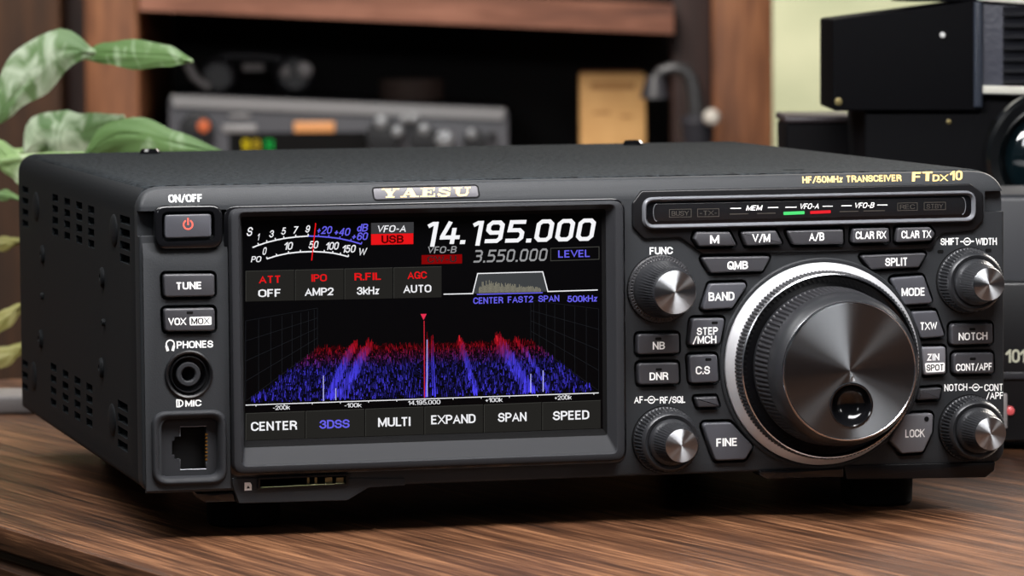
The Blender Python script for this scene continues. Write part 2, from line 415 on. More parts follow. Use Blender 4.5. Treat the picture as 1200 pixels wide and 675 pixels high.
# row of slots on the lid near the front
for (u, v) in ((365, 209), (930, 199)):
    x, y = at_top(u, v, H+.4); box(cut, (x-3.5, y-2, H-2), (x+3.5, y+2, H+3))
boolean(case, cut)
for p in case.data.polygons:
    if p.normal.x < -.6: p.material_index = 1  # left-facing side takes the shade-darkened colour
def screw(parent, u, v, r, x=0, label=None):
    y, z = at_side(u, v, x); b = new()
    vs = []
    for rr, hh in ((r, .2), (r, -.35), (r*.82, -.8), (r*.35, -.9), (r*.3, -.5)):
        vs.append([(hh, y+rr*math.cos(t*math.pi/10), z+rr*math.sin(t*math.pi/10)) for t in range(20)])
    loft(b, vs); obj('screw', fix(b), M['side'], parent, (0, y, z))
for u, v in ((50, 298), (120, 325), (48, 397), (119, 431)): screw(radio, u, v, 3.1)
for u, v in ((50, 347), (122, 378)): screw(radio, u, v, 1.2)
for u, v in ((42, 242), (133, 270), (39, 441), (131, 492)):
    y, z = at_side(u, v, 0); b = new()
    rings = []
    for k in range(7):
        a = k/6*math.pi/2
        rings.append([(.3-1.1*math.sin(a), y+(7*math.cos(a)+.05)*math.cos(t*math.pi/12), z+(5*math.cos(a)+.05)*math.sin(t*math.pi/12)) for t in range(24)])
    loft(b, rings); obj('embossed_bump', fix(b), M['side'], radio, (0, y, z))
for u in (176, 742):
    x, y = at_top(u, 178 if u < 400 else 168, H+1); y = min(y, D-5); b = new()
    lathe(b, [(3.6, H+.2), (3.6, H+1.2), (2.8, H+2.1), (1.0, H+2.2), (.9, H+1.6)], x, 0, 24, axis='z', cy=y); obj('cover_screw', fix(b), M['gloss'], radio, (x, y, H))
# front panel -------------------------------------------------------------
bm = new()
outer = rrect(0, 0, W+.6, H, [4.5, 5, 9.5, 7.5], 8)
prism(bm, outer, 8, 0, .9, 4)
panel = obj('front_panel', fix(bm), M['panel'], radio)
BT = {}   # buttons: name -> (polygon px, corner radius, [(text,u,v,w,h,kind)], led px)
BT['button_m'] = ([(817,272),(855.5,272),(863.8,288),(820,288.8),(814,280)], .6, [('M',837.5,280.5,11,9.5)], None)
BT['button_vm'] = ([(869,272),(909.6,270.4),(917.8,286),(875.7,288.2)], .6, [('V/M',892,279,21,9.5)], None)
BT['button_ab'] = ([(922.5,270.8),(988.5,269),(989,286),(930.7,286.8)], .6, [('A/B',957,277.3,18,9.5)], None)
BT['button_clar_rx'] = ([(1000,268),(1042,267.2),(1043,284),(999.5,285)], .8, [('CLAR RX',1020.8,275.4,36,9)], None)
BT['button_clar_tx'] = ([(1052,267.2),(1090,266.2),(1096.5,274),(1091,282.3),(1051,284.4)], .8, [('CLAR TX',1074,274.6,35,9)], None)
BT['button_split'] = ([(1008,299.5),(1087,296.5),(1077,313.5),(1022,315.5)], .8, [('SPLIT',1050,306.8,26,9.5)], None)
BT['button_qmb'] = ([(822,301.6),(904,300.3),(894,317.8),(833.6,320.2)], .8, [('QMB',864.5,310.8,24,9.5)], None)
BT['button_band'] = ([(832.6,332.5),(873.5,331.4),(874.8,336),(858.5,361),(822.5,363.6)], 1.0, [('BAND',845.5,347.3,30,10)], None)
BT['button_step'] = ([(811.6,373.3),(850,372.8),(844,403.4),(807.5,405)], 1.1, [('STEP',828.8,388,25,9),('/MCH',825.5,398.2,28,9)], (837.5,378.3))
BT['button_cs'] = ([(807.5,416.4),(840.5,415.4),(842.6,448),(810,449.4)], 1.1, [('C.S',823.8,433.8,17,9.5)], (830,421.3))
BT['button_nb'] = ([(747.5,392),(796,391),(796.5,414),(747.5,415.8)], 1.0, [('NB',772,405,14.5,9)], (771.5,397))
BT['button_dnr'] = ([(748.2,426),(795.6,425),(796.2,450),(748.8,451)], 1.0, [('DNR',772.2,440.8,22,9)], (772,433))
BT['button_blank_left'] = ([(815,466),(840,465),(844,476.7),(819,477.6)], .5, [], None)
BT['button_fine'] = ([(823,496),(857,495.2),(883,523.4),(873.8,538.8),(838.8,540)], 1.2, [('FINE',851.5,518.2,24,9.5)], None)
BT['button_mode'] = ([(1043.5,326),(1082.5,323),(1094,355.6),(1061,357.5)], 1.1, [('MODE',1070,342,27,9.5)], None)
BT['button_txw'] = ([(1068,365.3),(1097.4,364.2),(1108,394.6),(1080,396.8)], 1.0, [('TXW',1088.5,382,19.5,9)], None)
BT['button_zin'] = ([(1080.8,407),(1108.6,406.4),(1109,438.2),(1083,440)], .9, [('ZIN',1093.5,418.5,15,8)], None)
BT['button_notch'] = ([(1114.8,379.8),(1163.6,378.6),(1164,403),(1115.2,404.8)], 1.2, [('NOTCH',1140.2,394,34,9)], (1139.5,385.8))
BT['button_cont'] = ([(1118,414),(1164.6,413.2),(1165.4,437.6),(1118.2,438.6)], 1.2, [('CONT/APF',1141.3,430,42,8.5)], (1140,420.5))
BT['button_blank_right'] = ([(1078.5,456),(1104,454.2),(1101,467.8),(1075,469)], .5, [], None)
BT['button_lock'] = ([(1061,485.8),(1094.2,484.2),(1093,507),(1082,530),(1057.2,531.8),(1043.4,516)], 1.2, [('LOCK',1072.4,507.8,23,9.5)], None)
BT['button_tune'] = ([(191.6,321.5),(251.5,321),(252,347.2),(193,348.4)], 1.0, [('TUNE',221.3,334.8,29,8.5)], None)
BT['button_vox'] = ([(192,362),(251.8,360.8),(252.2,388),(194,388.6)], 1.0, [('VOX',207.8,376.8,21.5,8.5)], (222.5,366.5))
YB = -1.7
light_keys = ('button_zin', 'button_lock')
mid_keys = ('button_fine', 'button_mode', 'button_band', 'button_cs', 'button_step', 'button_txw')
M['button_mid'] = mat('mid grey key', rgb(66, 67, 73), .45, bump=(3000, .15, .0002))
TOPROW = ('button_m', 'button_vm', 'button_ab', 'button_clar_rx', 'button_clar_tx')
cut = new()
for k, (pl, r, tx, led) in BT.items():
    yb = YB-(1.1 if k in TOPROW else 0)
    q = rpoly(P(pl, yb), r); prism(cut, inset(q, -.95), 2.6, -4)
# recess band left of and around the power button
c0 = at(168, 247.5, 0); c1 = at(272, 275, 0)
prism(cut, rpoly([(-3, c1[1]), (c1[0]-1.5, c1[1]), (c1[0]-1.5, c0[1]), (-3, c0[1])], .5), 3.5, -3)
# right-hand groove at the panel edge
c0 = at(1154, 224, 0); c1 = at(1171, 248, 0)
prism(cut, [(c0[0], c1[1]), (W+4, c1[1]), (W+4, c0[1]), (c0[0], c0[1])], 2.5, -3)
# card slot
sl = P([(303, 559), (408, 555.5), (408, 568.5), (303, 573.5)], 0)
# jacks
pj = at(220.4, 438.5, 0); lathe(cut, [(6.6, 6.5), (6.6, -3)], pj[0], pj[1], 48)
mic_in = [(188.5, 490), (258, 484.5), (258, 567), (188.5, 572)]
mp = rrect(*at(189, 568, 0), *at(257.5, 488, 0), 3.2)
prism(cut, mp, 4.5, -3)
boolean(panel, cut)
tmp = bmesh.new(); tmp.from_mesh(panel.data); zc_ = (H-5.2+FOOT)*.001+TOPZ-ORG['front_panel'].z
bmesh.ops.bisect_plane(tmp, geom=tmp.verts[:]+tmp.edges[:]+tmp.faces[:], plane_co=(0, 0, zc_), plane_no=(0, 0, 1), dist=1e-7); tmp.to_mesh(panel.data); tmp.free(); panel.data.set_sharp_from_angle(angle=math.radians(14))
# plate that carries the left keys: raised, its top edge slopes back
bm = new()
zl1 = at(210, 275.5, 0)[1]; zl2 = at(210, 300.5, -1.3)[1]; xr = at(268.5, 420, -1.3)[0]; zb = at(210, 577, -1.3)[1]
prf = [(zb, 1), (zb, -.6), (zb+.7, -1.3), (zl2, -1.3), (zl1, .7), (zl1, 1)]
rings = []
for x in (0.9, xr):
    rings.append([(x, y, z) for z, y in prf])
loft(bm, rings)
plate = obj('key_plate', fix(bm), M['panel'], radio, smooth=20)
cut = new()
for k in ('button_tune', 'button_vox'):
    pl, r, tx, led = BT[k]; prism(cut, inset(rpoly(P(pl, YB-1.1), r), -.95), 4, -4)
lathe(cut, [(6.6, 6.5), (6.6, -3)], pj[0], pj[1], 48)
prism(cut, mp, 4.5, -4)
# clearance for power button surround
pr = rpoly(P([(180.5, 241), (261, 239.5), (261.5, 291), (181.5, 292.5)], -2.4), 3.6)
prism(cut, inset(pr, .2), 4, -4)
boolean(plate, cut)
# power button
bm = new()
prism(bm, pr, 2.5, -2.6, .9, 4)
pin = rpoly(P([(189.5, 248), (251.5, 246.8), (252, 281.5), (190, 283.5)], -2.6), 2.0)
srd = obj('power_button_surround', fix(bm), M['gloss'], radio)
cut = new(); prism(cut, pin, .5, -6); boolean(srd, cut)
bm = new(); prism(bm, inset(pin, .9), .7, -2.2, .5, 3); pb = obj('power_button', fix(bm), M['button_mid'], radio); pb['label'] = 'grey power button with red symbol'
bm = new(); yy = -2.23
c = at(220.4, 263.2, yy)
arc = [(1.32*math.sin(a), 1.32*math.cos(a)) for a in [math.radians(38+k*(284/20)) for k in range(21)]]
stroke(bm, arc, .42, lambda a, b: (c[0]+a, yy, c[1]+b)); stroke(bm, [(0, .1), (0, 1.75)], .42, lambda a, b: (c[0]+a, yy-.02, c[1]+b))
obj('power_symbol', bm, M['power'], pb)
# keys --------------------------------------------------------------------
for k, (pl, r, tx, led) in BT.items():
    yb = YB-(1.1 if k in TOPROW+('button_tune', 'button_vox') else 0)
    bm = new(); q = rpoly(P(pl, yb), r)
    prism(bm, q, 2.5, yb, .55, 4); fix(bm)
    mm = M['button_light'] if k in light_keys else M['button_mid'] if k in mid_keys else M['button']
    o = obj('key', bm, mm, radio, (*(at(pl[0][0], pl[0][1], yb)[0:1]), 0, at(pl[0][0], pl[0][1], yb)[1]))
    names = {'button_m':'M','button_vm':'V/M','button_ab':'A/B','button_clar_rx':'CLAR RX','button_clar_tx':'CLAR TX','button_split':'SPLIT','button_qmb':'QMB','button_band':'BAND','button_step':'STEP/MCH','button_cs':'C.S','button_nb':'NB','button_dnr':'DNR','button_fine':'FINE','button_mode':'MODE','button_txw':'TXW','button_zin':'ZIN SPOT','button_notch':'NOTCH','button_cont':'CONT/APF','button_lock':'LOCK','button_tune':'TUNE','button_vox':'VOX MOX'}
    o['label'] = 'grey key marked '+names[k] if k in names else 'small blank slanted key'
    if tx:
        bm = new()
        for (s, u, v, w, h) in tx: text(bm, s, u, v, w, h, yb-.03, .022)
        if k == 'button_zin':
            prism(bm, rpoly(P([(1083.6,425.5),(1107,424.8),(1107,435.5),(1085,436.6)], yb-.02), .5), yb, yb-.04, mi=0)
            text(bm, 'SPOT', 1095.5, 430.7, 20, 7.5, yb-.07, .02, mi=1)
        if k == 'button_vox':
            prism(bm, rpoly(P([(222,371.6),(247.6,370.9),(247.8,380.7),(222.4,381.3)], yb-.02), .4), yb, yb-.04, mi=0)
            text(bm, 'MOX', 235, 376.2, 22, 7.6, yb-.07, .02, mi=1)
        obj('key_lettering', bm, [M['print'], M['black']], o, smooth=0)
    if led:
        bm = new(); c = at(led[0], led[1], yb); prism(bm, rrect(c[0]-.95, c[1]-.4, c[0]+.95, c[1]+.4, .3, 3), yb+.2, yb-.05)
        obj('indicator_slot', fix(bm), M['black'], o)
    if k == 'button_lock':
        bm = new(); c = at(1085.8, 491, yb); lathe(bm, [(.75, yb+.2), (.75, yb-.12), (.5, yb-.14), (.45, yb-.02)], c[0], c[1], 20); obj('indicator_lamp', fix(bm), M['black'], o)
# panel lettering -----------------------------------------------------------
y = -.04
def lettering(*a, **k):
    b = new(); text(b, *a, **k); obj('panel_lettering', b, M['print'], radio, smooth=0)
lettering('ON/OFF', 217.5, 232.5, 39, 8.8, y, .022)
lettering('FUNC', 775, 293.8, 27.5, 8.5, y, .022)
def dual(left, right, u0, u1, v, h, uc, y):
    bm = new()
    text(bm, left, (u0+uc-10)/2, v, uc-10-u0, h, y, .018); text(bm, right, (u1+uc+10)/2, v, u1-uc-10, h, y, .018)
    c = at(uc, v, y); f = lambda a, b: (c[0]+a, y, c[1]+b)
    stroke(bm, [(-2.2, 0), (-1.25, 0)], .35, f, caps=False); stroke(bm, [(1.25, 0), (2.2, 0)], .35, f, caps=False)
    stroke(bm, [(1.05*math.cos(k*math.pi/8), 1.05*math.sin(k*math.pi/8)) for k in range(17)], .28, f, caps=False)
    stroke(bm, [(-.3, 0), (.3, 0)], .5, f)
    obj('panel_lettering', bm, M['print'], radio, smooth=0)
dual('SHIFT', 'WIDTH', 1102, 1168, 283, 8.3, 1133.4, y)
dual('AF', 'RF/SQL', 743, 803, 468.5, 8, 763.3, y)
dual('NOTCH', 'CONT', 1106.5, 1175, 454, 8.2, 1143.5, y)
lettering('/APF', 1165.5, 463.6, 20, 8.2, y, .018)
y = -1.36
lettering('PHONES', 228.5, 403.6, 43, 8.4, y, .022); bm = new()
c = at(199.5, 404.6, y); f = lambda a, b: (c[0]+a, y, c[1]+b)
stroke(bm, [(1.15*math.cos(a), .35+1.15*math.sin(a)) for a in [math.radians(-35+k*12.5) for k in range(21)]], .38, f)
stroke(bm, [(-1.0, -.5), (-.8, -1.3)], .75, f); stroke(bm, [(1.0, -.5), (.8, -1.3)], .75, f)
obj('headphone_symbol', bm, M['print'], radio, smooth=0); bm = new()
lettering('MIC', 226.6, 472.4, 19.5, 7.8, y, .022)
c = at(210.8, 472.6, y)
stroke(bm, [(-.9, -1), (-.9, 1), (0, 1), (.75, .55), (.9, 0), (.75, -.55), (0, -1), (-.9, -1)], .34, f); stroke(bm, [(-.25, -.7), (-.25, .7)], .4, f)
obj('digital_symbol', bm, M['print'], radio, smooth=0)
bm = new(); y = -.04
text(bm, 'HF/50MHz TRANSCEIVER', 1000.3, 209.8, 117, 7.6, y, .03, .1)
text(bm, 'F', 1076, 207.3, 12, 10.8, y, .03, .18); text(bm, 'T', 1089, 206.8, 14, 10.8, y, .03, .18); text(bm, 'DX', 1104, 208.6, 20, 7.6, y, .03, .18); text(bm, '10', 1122.5, 205.8, 17, 11, y, .03, .18)
obj('model_lettering', bm, M['gold'], radio, smooth=0)
# maker's badge
bm = new(); bp = rpoly(P([(436.5, 219.5), (562, 216.3), (563.5, 232.3), (438, 235.6)], -.3), 1.3)
prism(bm, bp, .2, -.12, .05); badge = obj('name_badge', fix(bm), M['black'], radio)
bm = new(); prism(bm, inset(bp, .42), .1, -.3, .1); obj('badge_face', fix(bm), mat('badge grey', rgb(62, 60, 66), .45), badge)
bm = new(); logo(bm, 'YAESU', 500.2, 225.5, 106, 10.4, -.34); obj('badge_lettering', bm, M['gold'], badge, smooth=0)
def strip_tilt():
    for nm in [o for o in bpy.data.objects if o.type == 'MESH' and o.name.split('.')[0] in ('front_panel', 'model_lettering', 'name_badge', 'badge_face', 'badge_lettering', 'panel_lettering')]:
        oz = ORG[nm.name]
        for v_ in nm.data.vertices:
            z = (v_.co.z+oz.z-TOPZ)*1000-FOOT; y_ = (v_.co.y+oz.y)*1000
            if z > H-5.2 and y_ < 3: v_.co.y += .001*(z-(H-5.2))*.42
# screen ------------------------------------------------------------------
SY = 0.0
sx0, sz0 = at(287.3, 516.6, SY); sx1, sz1 = at(704.6, 249.4, SY)
bm = new(); ang = rrect(sx0-1.5, sz0-1.5, sx1+1.5, sz1+1.5, .3, 2)
prism(bm, ang, 1, -.12); screen = obj('display_screen', fix(bm), M['screenblack'], radio)
YF = -4.6
bm = new()
o0 = [at(274, 545, YF)[0], at(500, 548.5-3, YF)[1]-.6, at(732.5, 400, YF)[0], at(500, 240.2, YF)[1]]
def four(x0, z0, x1, z1, r): return rrect(x0, z0, x1, z1, r, 5)
i0 = [at(282.5, 400, YF)[0], at(290, 545.5, YF)[1], at(721.5, 380, YF)[0], at(500, 245.5, YF)[1]]
def r3(y, e, r): return [(x, y, z) for x, z in four(*e, r)]
ex = lambda e, d: (e[0]-d, e[1]-d, e[2]+d, e[3]+d)
rings = [r3(.5, ex(o0, 0), 3.2), r3(YF+1.0, ex(o0, 0), 3.2), r3(YF+.3, ex(o0, -.3), 3.0), r3(YF, ex(o0, -.9), 2.6),
         r3(YF, ex(i0, .4), 2.0), r3(YF+.25, ex(i0, .1), 1.8), r3(YF+.5, i0, 1.7),
         r3(-1.3, (sx0-.6, sz0-1.9, sx1+1.0, sz1+1.2), .8)]
loft(bm, rings, False, False)
gb = new(); loft(gb, [r3(-1.25, (sx0-.7, sz0-2.0, sx1+1.1, sz1+1.3), .8), r3(-.8, (sx0-.4, sz0-1.5, sx1+.7, sz1+.9), .5), r3(-.14, (sx0, sz0, sx1, sz1), .12)], False, False); obj('screen_gasket', fix(gb), mat('matt black gasket', rgb(9, 9, 10), .8, spec=.1), radio)
bez = obj('screen_bezel', fix(bm), M['bezel'], radio, smooth=28)
# gloss trench around the bezel
bm = new(); q = rpoly([(o0[0]-1.3, o0[1]-1.0), (o0[2]+1.3, o0[1]-1.0), (o0[2]+1.3, o0[3]+.5), (o0[0]-1.3, o0[3]+.5)], 4, 6)
q2 = inset(q, 2.2); loft(bm, [[(x, .4, z) for x, z in q], [(x, -.4, z) for x, z in q], [(x, -.5, z) for x, z in inset(q, .15)], [(x, -.5, z) for x, z in q2]], False, False); obj('bezel_gasket', fix(bm), M['gloss'], radio)
# screen contents ------------------------------------------------------------
SM = [M[k] for k in ('white', 'grey', 'blue', 'red', 'darkred', 'boxgrey', 'tab', 'tabline', 'dim', 'filter', 'cream', 'black')]
WH, GR, BL, RD, DR, BX, TB, TL_, DM, FL, CR, BK = range(12)
Y1, Y2, Y3 = -.16, -.20, -.24
def pline(bm, pts, th, y, mi):
    q = P(pts, y); stroke(bm, q, th, lambda a, b: (a, y, b), mi, caps=False)
bm = new()
for s, u, v, w, h, c_ in (('S',292.7,271.4,9,10.5,WH),('1',302.8,277.6,4,8,WH),('3',318.3,274,7,8.5,WH),('5',332.4,270.8,7,8.5,WH),('7',346.6,269.5,7,8.5,WH),('9',360.7,268.3,7,8.5,WH),
    ('+20',380.5,269.6,19,9,BL),('+40',401.3,271.8,20,9,BL),('+60',422,276.9,20,9,BL),('dB',425,266.8,14.5,9,BL),('PO',300.4,303.7,13,7,WH),('0',310.2,294.2,6,9,WH),('10',338,288.2,12,9,WH),
    ('50',367.4,286.8,13,9,WH),('100',389.4,288.2,17,9,WH),('150',408.9,291.6,17.5,9,WH),('W',425,295.2,11.5,9,WH),('VFO-A',459.2,268,36,8,WH),('VFO-B',518,292.7,36,8,GR)):
    text(bm, s, u, v, w, h, Y2, .012, .22, c_)
arc1 = [(295.9,290),(303,287.3),(313,284),(323,281.5),(333,279.4),(347,277.6),(361.5,276.6)]
arc1b = [(361.5,276.6),(373,277),(385,277.9),(398,279.5),(411,282.4),(423.4,286)]
arc2 = [(312.7,303.4),(324,299.8),(338,296.8),(352,295.3),(367.4,294.8),(380,295.4),(390,296.6),(399,298.4),(408.2,300.8)]
pline(bm, arc1, .38, Y1, WH); pline(bm, arc1b, .38, Y1, BL); pline(bm, arc2, .38, Y1, WH)
for (u, v) in arc1[1:]: pline(bm, [(u, v), (u-.6, v-2.6)], .3, Y1, WH)
for (u, v) in arc1b[1::1]: pline(bm, [(u, v), (u+.6, v-2.4)], .3, Y1, BL)
for (u, v) in arc2: pline(bm, [(u, v), (u, v-2.4)], .3, Y1, WH)
pline(bm, [(370, 261.5), (365.2, 305.3)], .34, Y3, RD)
scr(bm, [(434.9,261.3),(484.8,260.2),(484.8,273.2),(434.9,274.2)], Y1, BX)
scr(bm, [(434.9,274.4),(484.4,273.4),(484.4,286),(434.9,287)], Y1, RD); text(bm, 'USB', 460, 280.3, 26, 9.5, Y2, .03, 0, 12)
digits(bm, '14.195.000', 597, 271.2, 206, 27, Y2, .17, WH)
digits(bm, '3.550.000', 598.6, 299.4, 89, 15.5, Y2, .14, GR)
scr(bm, [(494,299),(541.5,298),(541.5,308.7),(494,309.7)], Y1, DR); text(bm, 'CW-U', 517.8, 303.8, 34, 7.5, Y2, .014, 0, BK)
pline(bm, [(645.4,291),(702,289.2),(702,303.8),(645.4,305.6),(645.4,291)], .22, Y1, TL_)
text(bm, 'LEVEL', 672.6, 297.3, 37, 8.5, Y2, .012, 0, BL)
def tabs(us, vt, vb, mi):           # vt, vb: (v at left end, v at right end)
    a0, a1 = us[0], us[-1]
    L = lambda vv, u: vv[0]+(vv[1]-vv[0])*(u-a0)/(a1-a0)
    for u0, u1 in zip(us, us[1:]):
        scr(bm, [(u0+.6, L(vt, u0)), (u1-.6, L(vt, u1)), (u1-.6, L(vb, u1)), (u0+.6, L(vb, u0))], Y1, mi)
        pline(bm, [(u0+.8, L(vb, u0)), (u0+.8, L(vt, u0)), (u1-.6, L(vt, u1))], .14, Y2, TL_)
tabs((287.3, 345.3, 403.2, 460.6, 518), (317.8, 312.4), (353.4, 348.4), TB)
tabs((287.3, 357.8, 427.5, 497, 566.5, 635, 704.4), (484.6, 469.2), (516.2, 502), TB)
for s, u, v, w, h, c_ in (('ATT',315.8,327.4,25,8.5,RD),('IPO',374,325.6,18,8.5,RD),('R.FIL',430.9,324,31,8.5,RD),('AGC',489,322.4,23,8.5,RD),
    ('OFF',315.6,343.4,26,9,WH),('AMP2',374,341.8,34,9,WH),('3kHz',431.4,340.6,27,9,WH),('AUTO',489,338.4,33,9,WH),
    ('CENTER',321.2,499,54,10.5,WH),('3DSS',392,496.9,36,10,BL),('MULTI',462,494.4,38,10.5,WH),('EXPAND',531.3,491.2,52,10.5,WH),('SPAN',600.2,488.7,34,10.5,WH),('SPEED',669,486.6,43,10.5,WH),
    ('CENTER',572.2,352,35,7.5,BL),('FAST2',610,350.8,30,7.5,BL),('SPAN',643,349.8,25,7.5,BL),('500kHz',682.4,350,36,7.5,BL)):
    text(bm, s, u, v, w, h, Y2, .018, 0, c_)
for s, u, v, w in (('-200k',330,477.6,20),('-100k',413.8,474.9,20),('14.195.000',497,471.6,38),('+100k',579,468.7,20),('+200k',660,465.9,20)): text(bm, s, u, v, w, 5, Y2, .0, 0, WH)
# filter graph
pline(bm, [(519.8,344.8),(554,344),(559.8,320.6),(636,318.5),(642,341.6),(700.5,339.8)], .3, Y2, WH)
scr(bm, [(555,344),(560.5,321.5),(635.5,319.5),(641,341.7)], Y1, FL)
pline(bm, [(558.8,345),(636,343)], .3, Y2, BL)
rnd = random.Random(3)
for k in range(62):
    u = 561.5+k*1.18; t = k/61; hh = (16-11*t)*(.55+.5*rnd.random())*(0.6 if k < 3 else 1)
    vb = 343.4-(u-560)*.02; pline(bm, [(u, vb), (u, vb-hh)], .15, Y3, CR)
# 3D spectrum: wall grid, axis
for k in range(9):
    u = 287.8+ (372-287.8)*(1-(1-k/8)**1.5); vb = 470-(470-408)*(1-(1-k/8)**1.5); vt = 376-(376-361)*(k/8)
    pline(bm, [(u, vb), (u, vt)], .12, Y1, DM)
    u2 = 701.5-(701.5-622)*(1-(1-k/8)**1.5); vb2 = 458-(458-400)*(1-(1-k/8)**1.5); vt2 = 362-(362-352)*(k/8)
    pline(bm, [(u2, vb2), (u2, vt2)], .12, Y1, DM)
for k in range(5):
    f_ = k/4; pline(bm, [(288, 376+f_*94), (372, 361+f_*47)], .12, Y1, DM); pline(bm, [(701.5, 362+f_*96), (622, 352+f_*48)], .12, Y1, DM)
pline(bm, [(287.8,474.8),(701.6,460.4)], .25, Y3, WH)
for k in range(13):
    u = 300+k*33; v = 474.8-(u-287.8)*.0348; pline(bm, [(u, v), (u, v+2)], .2, Y3, WH)
obj('screen_readout', bm, SM+[glow('usb text', 82, 4, 4)], screen, smooth=0)
# noise floor of the spectrum: rows back to front of thin spikes, coloured by distance
bm = new(); cl = bm.loops.layers.float_color.new('c')
rows = 46; rnd = random.Random(11)
ridges = [(.235, .325, .035, 11), (.5, .505, .006, 20), (.54, .53, .012, 12), (.655, .655, .012, 11), (.805, .86, .02, 9), (.845, .80, .035, 12)]
ridges = [  # (front fraction, back fraction, width, height)
 (.235, .17, .022, 8), (.262, .24, .026, 9), (.512, .512, .006, 15), (.535, .535, .008, 12), (.655, .665, .012, 9), (.81, .845, .03, 10), (.865, .93, .012, 6)]
for r in range(rows):
    f = r/(rows-1)                   # 0 back, 1 front
    g = f**1.25
    uL = 374+(293-374)*g; uR = 622+(697-622)*g
    vL = 409+(472-409)*g; vR = 401+(459-401)*g
    y = Y1-.02-.0012*r
    n = 150
    for i in range(n):
        s = i/(n-1); u = uL+(uR-uL)*s; v = vL+(vR-vL)*s
        h = 1.2+5.5*rnd.random()**1.6*(.8+.4*f); 
        if rnd.random() < .25: continue
        amp = 0
        for a, b, w_, hh in ridges:
            pos = b+(a-b)*g; dd = abs(s-pos)/w_
            if dd < 1: amp = max(amp, hh*(1-dd*dd)*(.5+.5*rnd.random())*(1-.35*g))
        h += amp
        # colour: red at the back, blue at the front
        t = min(1, max(0, (f-.12)/.38+.25*(rnd.random()-.5)))
        br = (.16+.75*rnd.random()**2)+(.5 if amp > 3 else 0)
        br = min(br, 1.0)*(.75+.35*f)
        col = (lin((215*(1-t)+70*t)*br), lin((20*(1-t)+62*t)*br), lin((38*(1-t)+225*t)*br), 1)
        wd = .62+.3*f
        q = P([(u-wd, v), (u+wd, v), (u+.25, v-h), (u-.25, v-h)], y)
        vs = [bm.verts.new((a, y, b)) for a, b in q]; fc = bm.faces.new(vs)
        for lp in fc.loops: lp[cl] = col
for (u0, v0, u1, v1, c_) in ((379, 470, 379, 440, (.5, .5, .9)), (393.5, 469, 393.5, 455, (.5, .5, .9)), (497.5, 466, 497, 376, (.6, .02, .04)), (500.5, 465, 500.5, 398, (.5, .45, .9)), (622, 460, 622, 438, (.5, .5, .9)), (636.5, 459, 636.5, 434, (.5, .5, .9)), (539, 400, 538, 393, (.7, .02, .03)), (583, 400, 582, 393, (.7, .02, .03))):
    y = Y1-.09; q = P([(u0-.55, v0), (u0+.55, v0), (u1+.45, v1), (u1-.45, v1)], y); fc = bm.faces.new([bm.verts.new((a, y, b)) for a, b in q])
    for lp in fc.loops: lp[cl] = (*c_, 1)
y = Y1-.1; q = P([(492.8, 368), (500, 367.8), (496.4, 375)], y); fc = bm.faces.new([bm.verts.new((a, y, b)) for a, b in q])
for lp in fc.loops: lp[cl] = (.8, .03, .08, 1)
m = bpy.data.materials.new('spectrum traces'); m.use_nodes = True; nt = m.node_tree; b_ = nt.nodes['Principled BSDF']
at_ = nt.nodes.new('ShaderNodeVertexColor'); at_.layer_name = 'c'
b_.inputs['Base Color'].default_value = (0, 0, 0, 1); b_.inputs['Specular IOR Level'].default_value = 0
nt.links.new(at_.outputs['Color'], b_.inputs['Emission Color']); b_.inputs['Emission Strength'].default_value = 1.0
obj('spectrum_plot', bm, m, screen, smooth=0)
# indicator window ---------------------------------------------------------
YW = -1.1
bm = new()
pl = rpoly(P([(741.5,238),(752,223.5),(1138,215.5),(1152.5,227),(1153,259),(1141,270.5),(1106,273.5),(1098,279),(1094,291.5),(824,298),(797,278.5),(755,280),(741.5,266)], YW), 1.6, 5)
prism(bm, pl, .5, YW, .5)
srd = obj('window_surround', fix(bm), M['panel_dark'], radio)
cut = new()
for k in TOPROW: prism(cut, inset(rpoly(P(BT[k][0], YB-1.1), BT[k][1]), -.95), 4, -5)
boolean(srd, cut)
YR = -2.6
fr = P([(754.5, 268.6), (1148.5, 261.5), (1148, 214), (754.5, 231)], YR)
x0, x1 = at(754.5, 250, YR)[0], at(1144.5, 240, YR)[0]; z0, z1 = at(900, 265.2, YR)[1], at(900, 229.0, YR)[1]
def rr2(y, d, r): return [(x, y, z) for x, z in rrect(x0+d, z0+d, x1-d, z1-d, r, 6)]
bm = new(); loft(bm, [rr2(-.9, -.2, 3.6), rr2(YR+.5, 0, 3.4), rr2(YR, .3, 3.1), rr2(YR, .55, 2.9), rr2(YR+.6, .9, 2.6), rr2(-.6, 1.5, 2.2), rr2(-.9, 1.5, 2.2)], False, False)
wf = obj('window_frame', fix(bm), M['rim'], radio)
bm = new(); q = rrect(x0+1.2, z0+1.2, x1-1.2, z1-1.2, 2.2, 6); prism(bm, q, -.9, -1.3, .1); wp = obj('window_pane', fix(bm), M['gloss'], radio)
xa, xb = at(765.5, 250, -1.5)[0], at(1131.5, 240, -1.5)[0]; zz0, zz1 = z0+2.2, z1-1.9
bm = new(); prism(bm, rrect(xa, zz0, xb, zz1, 1.2, 4), -1.2, -1.5, .12); wi = obj('display_strip', fix(bm), mat('smoked display strip', rgb(20, 20, 22), .25), radio)
for s, sg in ((xa, -1), (xb, 1)):
    bm = new(); tube(bm, [(s-sg*1.1+sg*1.1*math.sin(t), -1.6, (zz0+zz1)/2+(zz1-zz0)/2*math.cos(t)) for t in [math.pi*k/12 for k in range(13)]], .12, 8)
    obj('end_trim', fix(bm), M['rim'], wi)
bm = new(); y = -1.56
text(bm, 'MEM', 884, 243.6, 20, 6, y, .008, .3); text(bm, 'VFO-A', 948.8, 241.6, 25, 6.4, y, .008, .3); text(bm, 'VFO-B', 1013, 240.6, 25, 6.4, y, .008, .3)
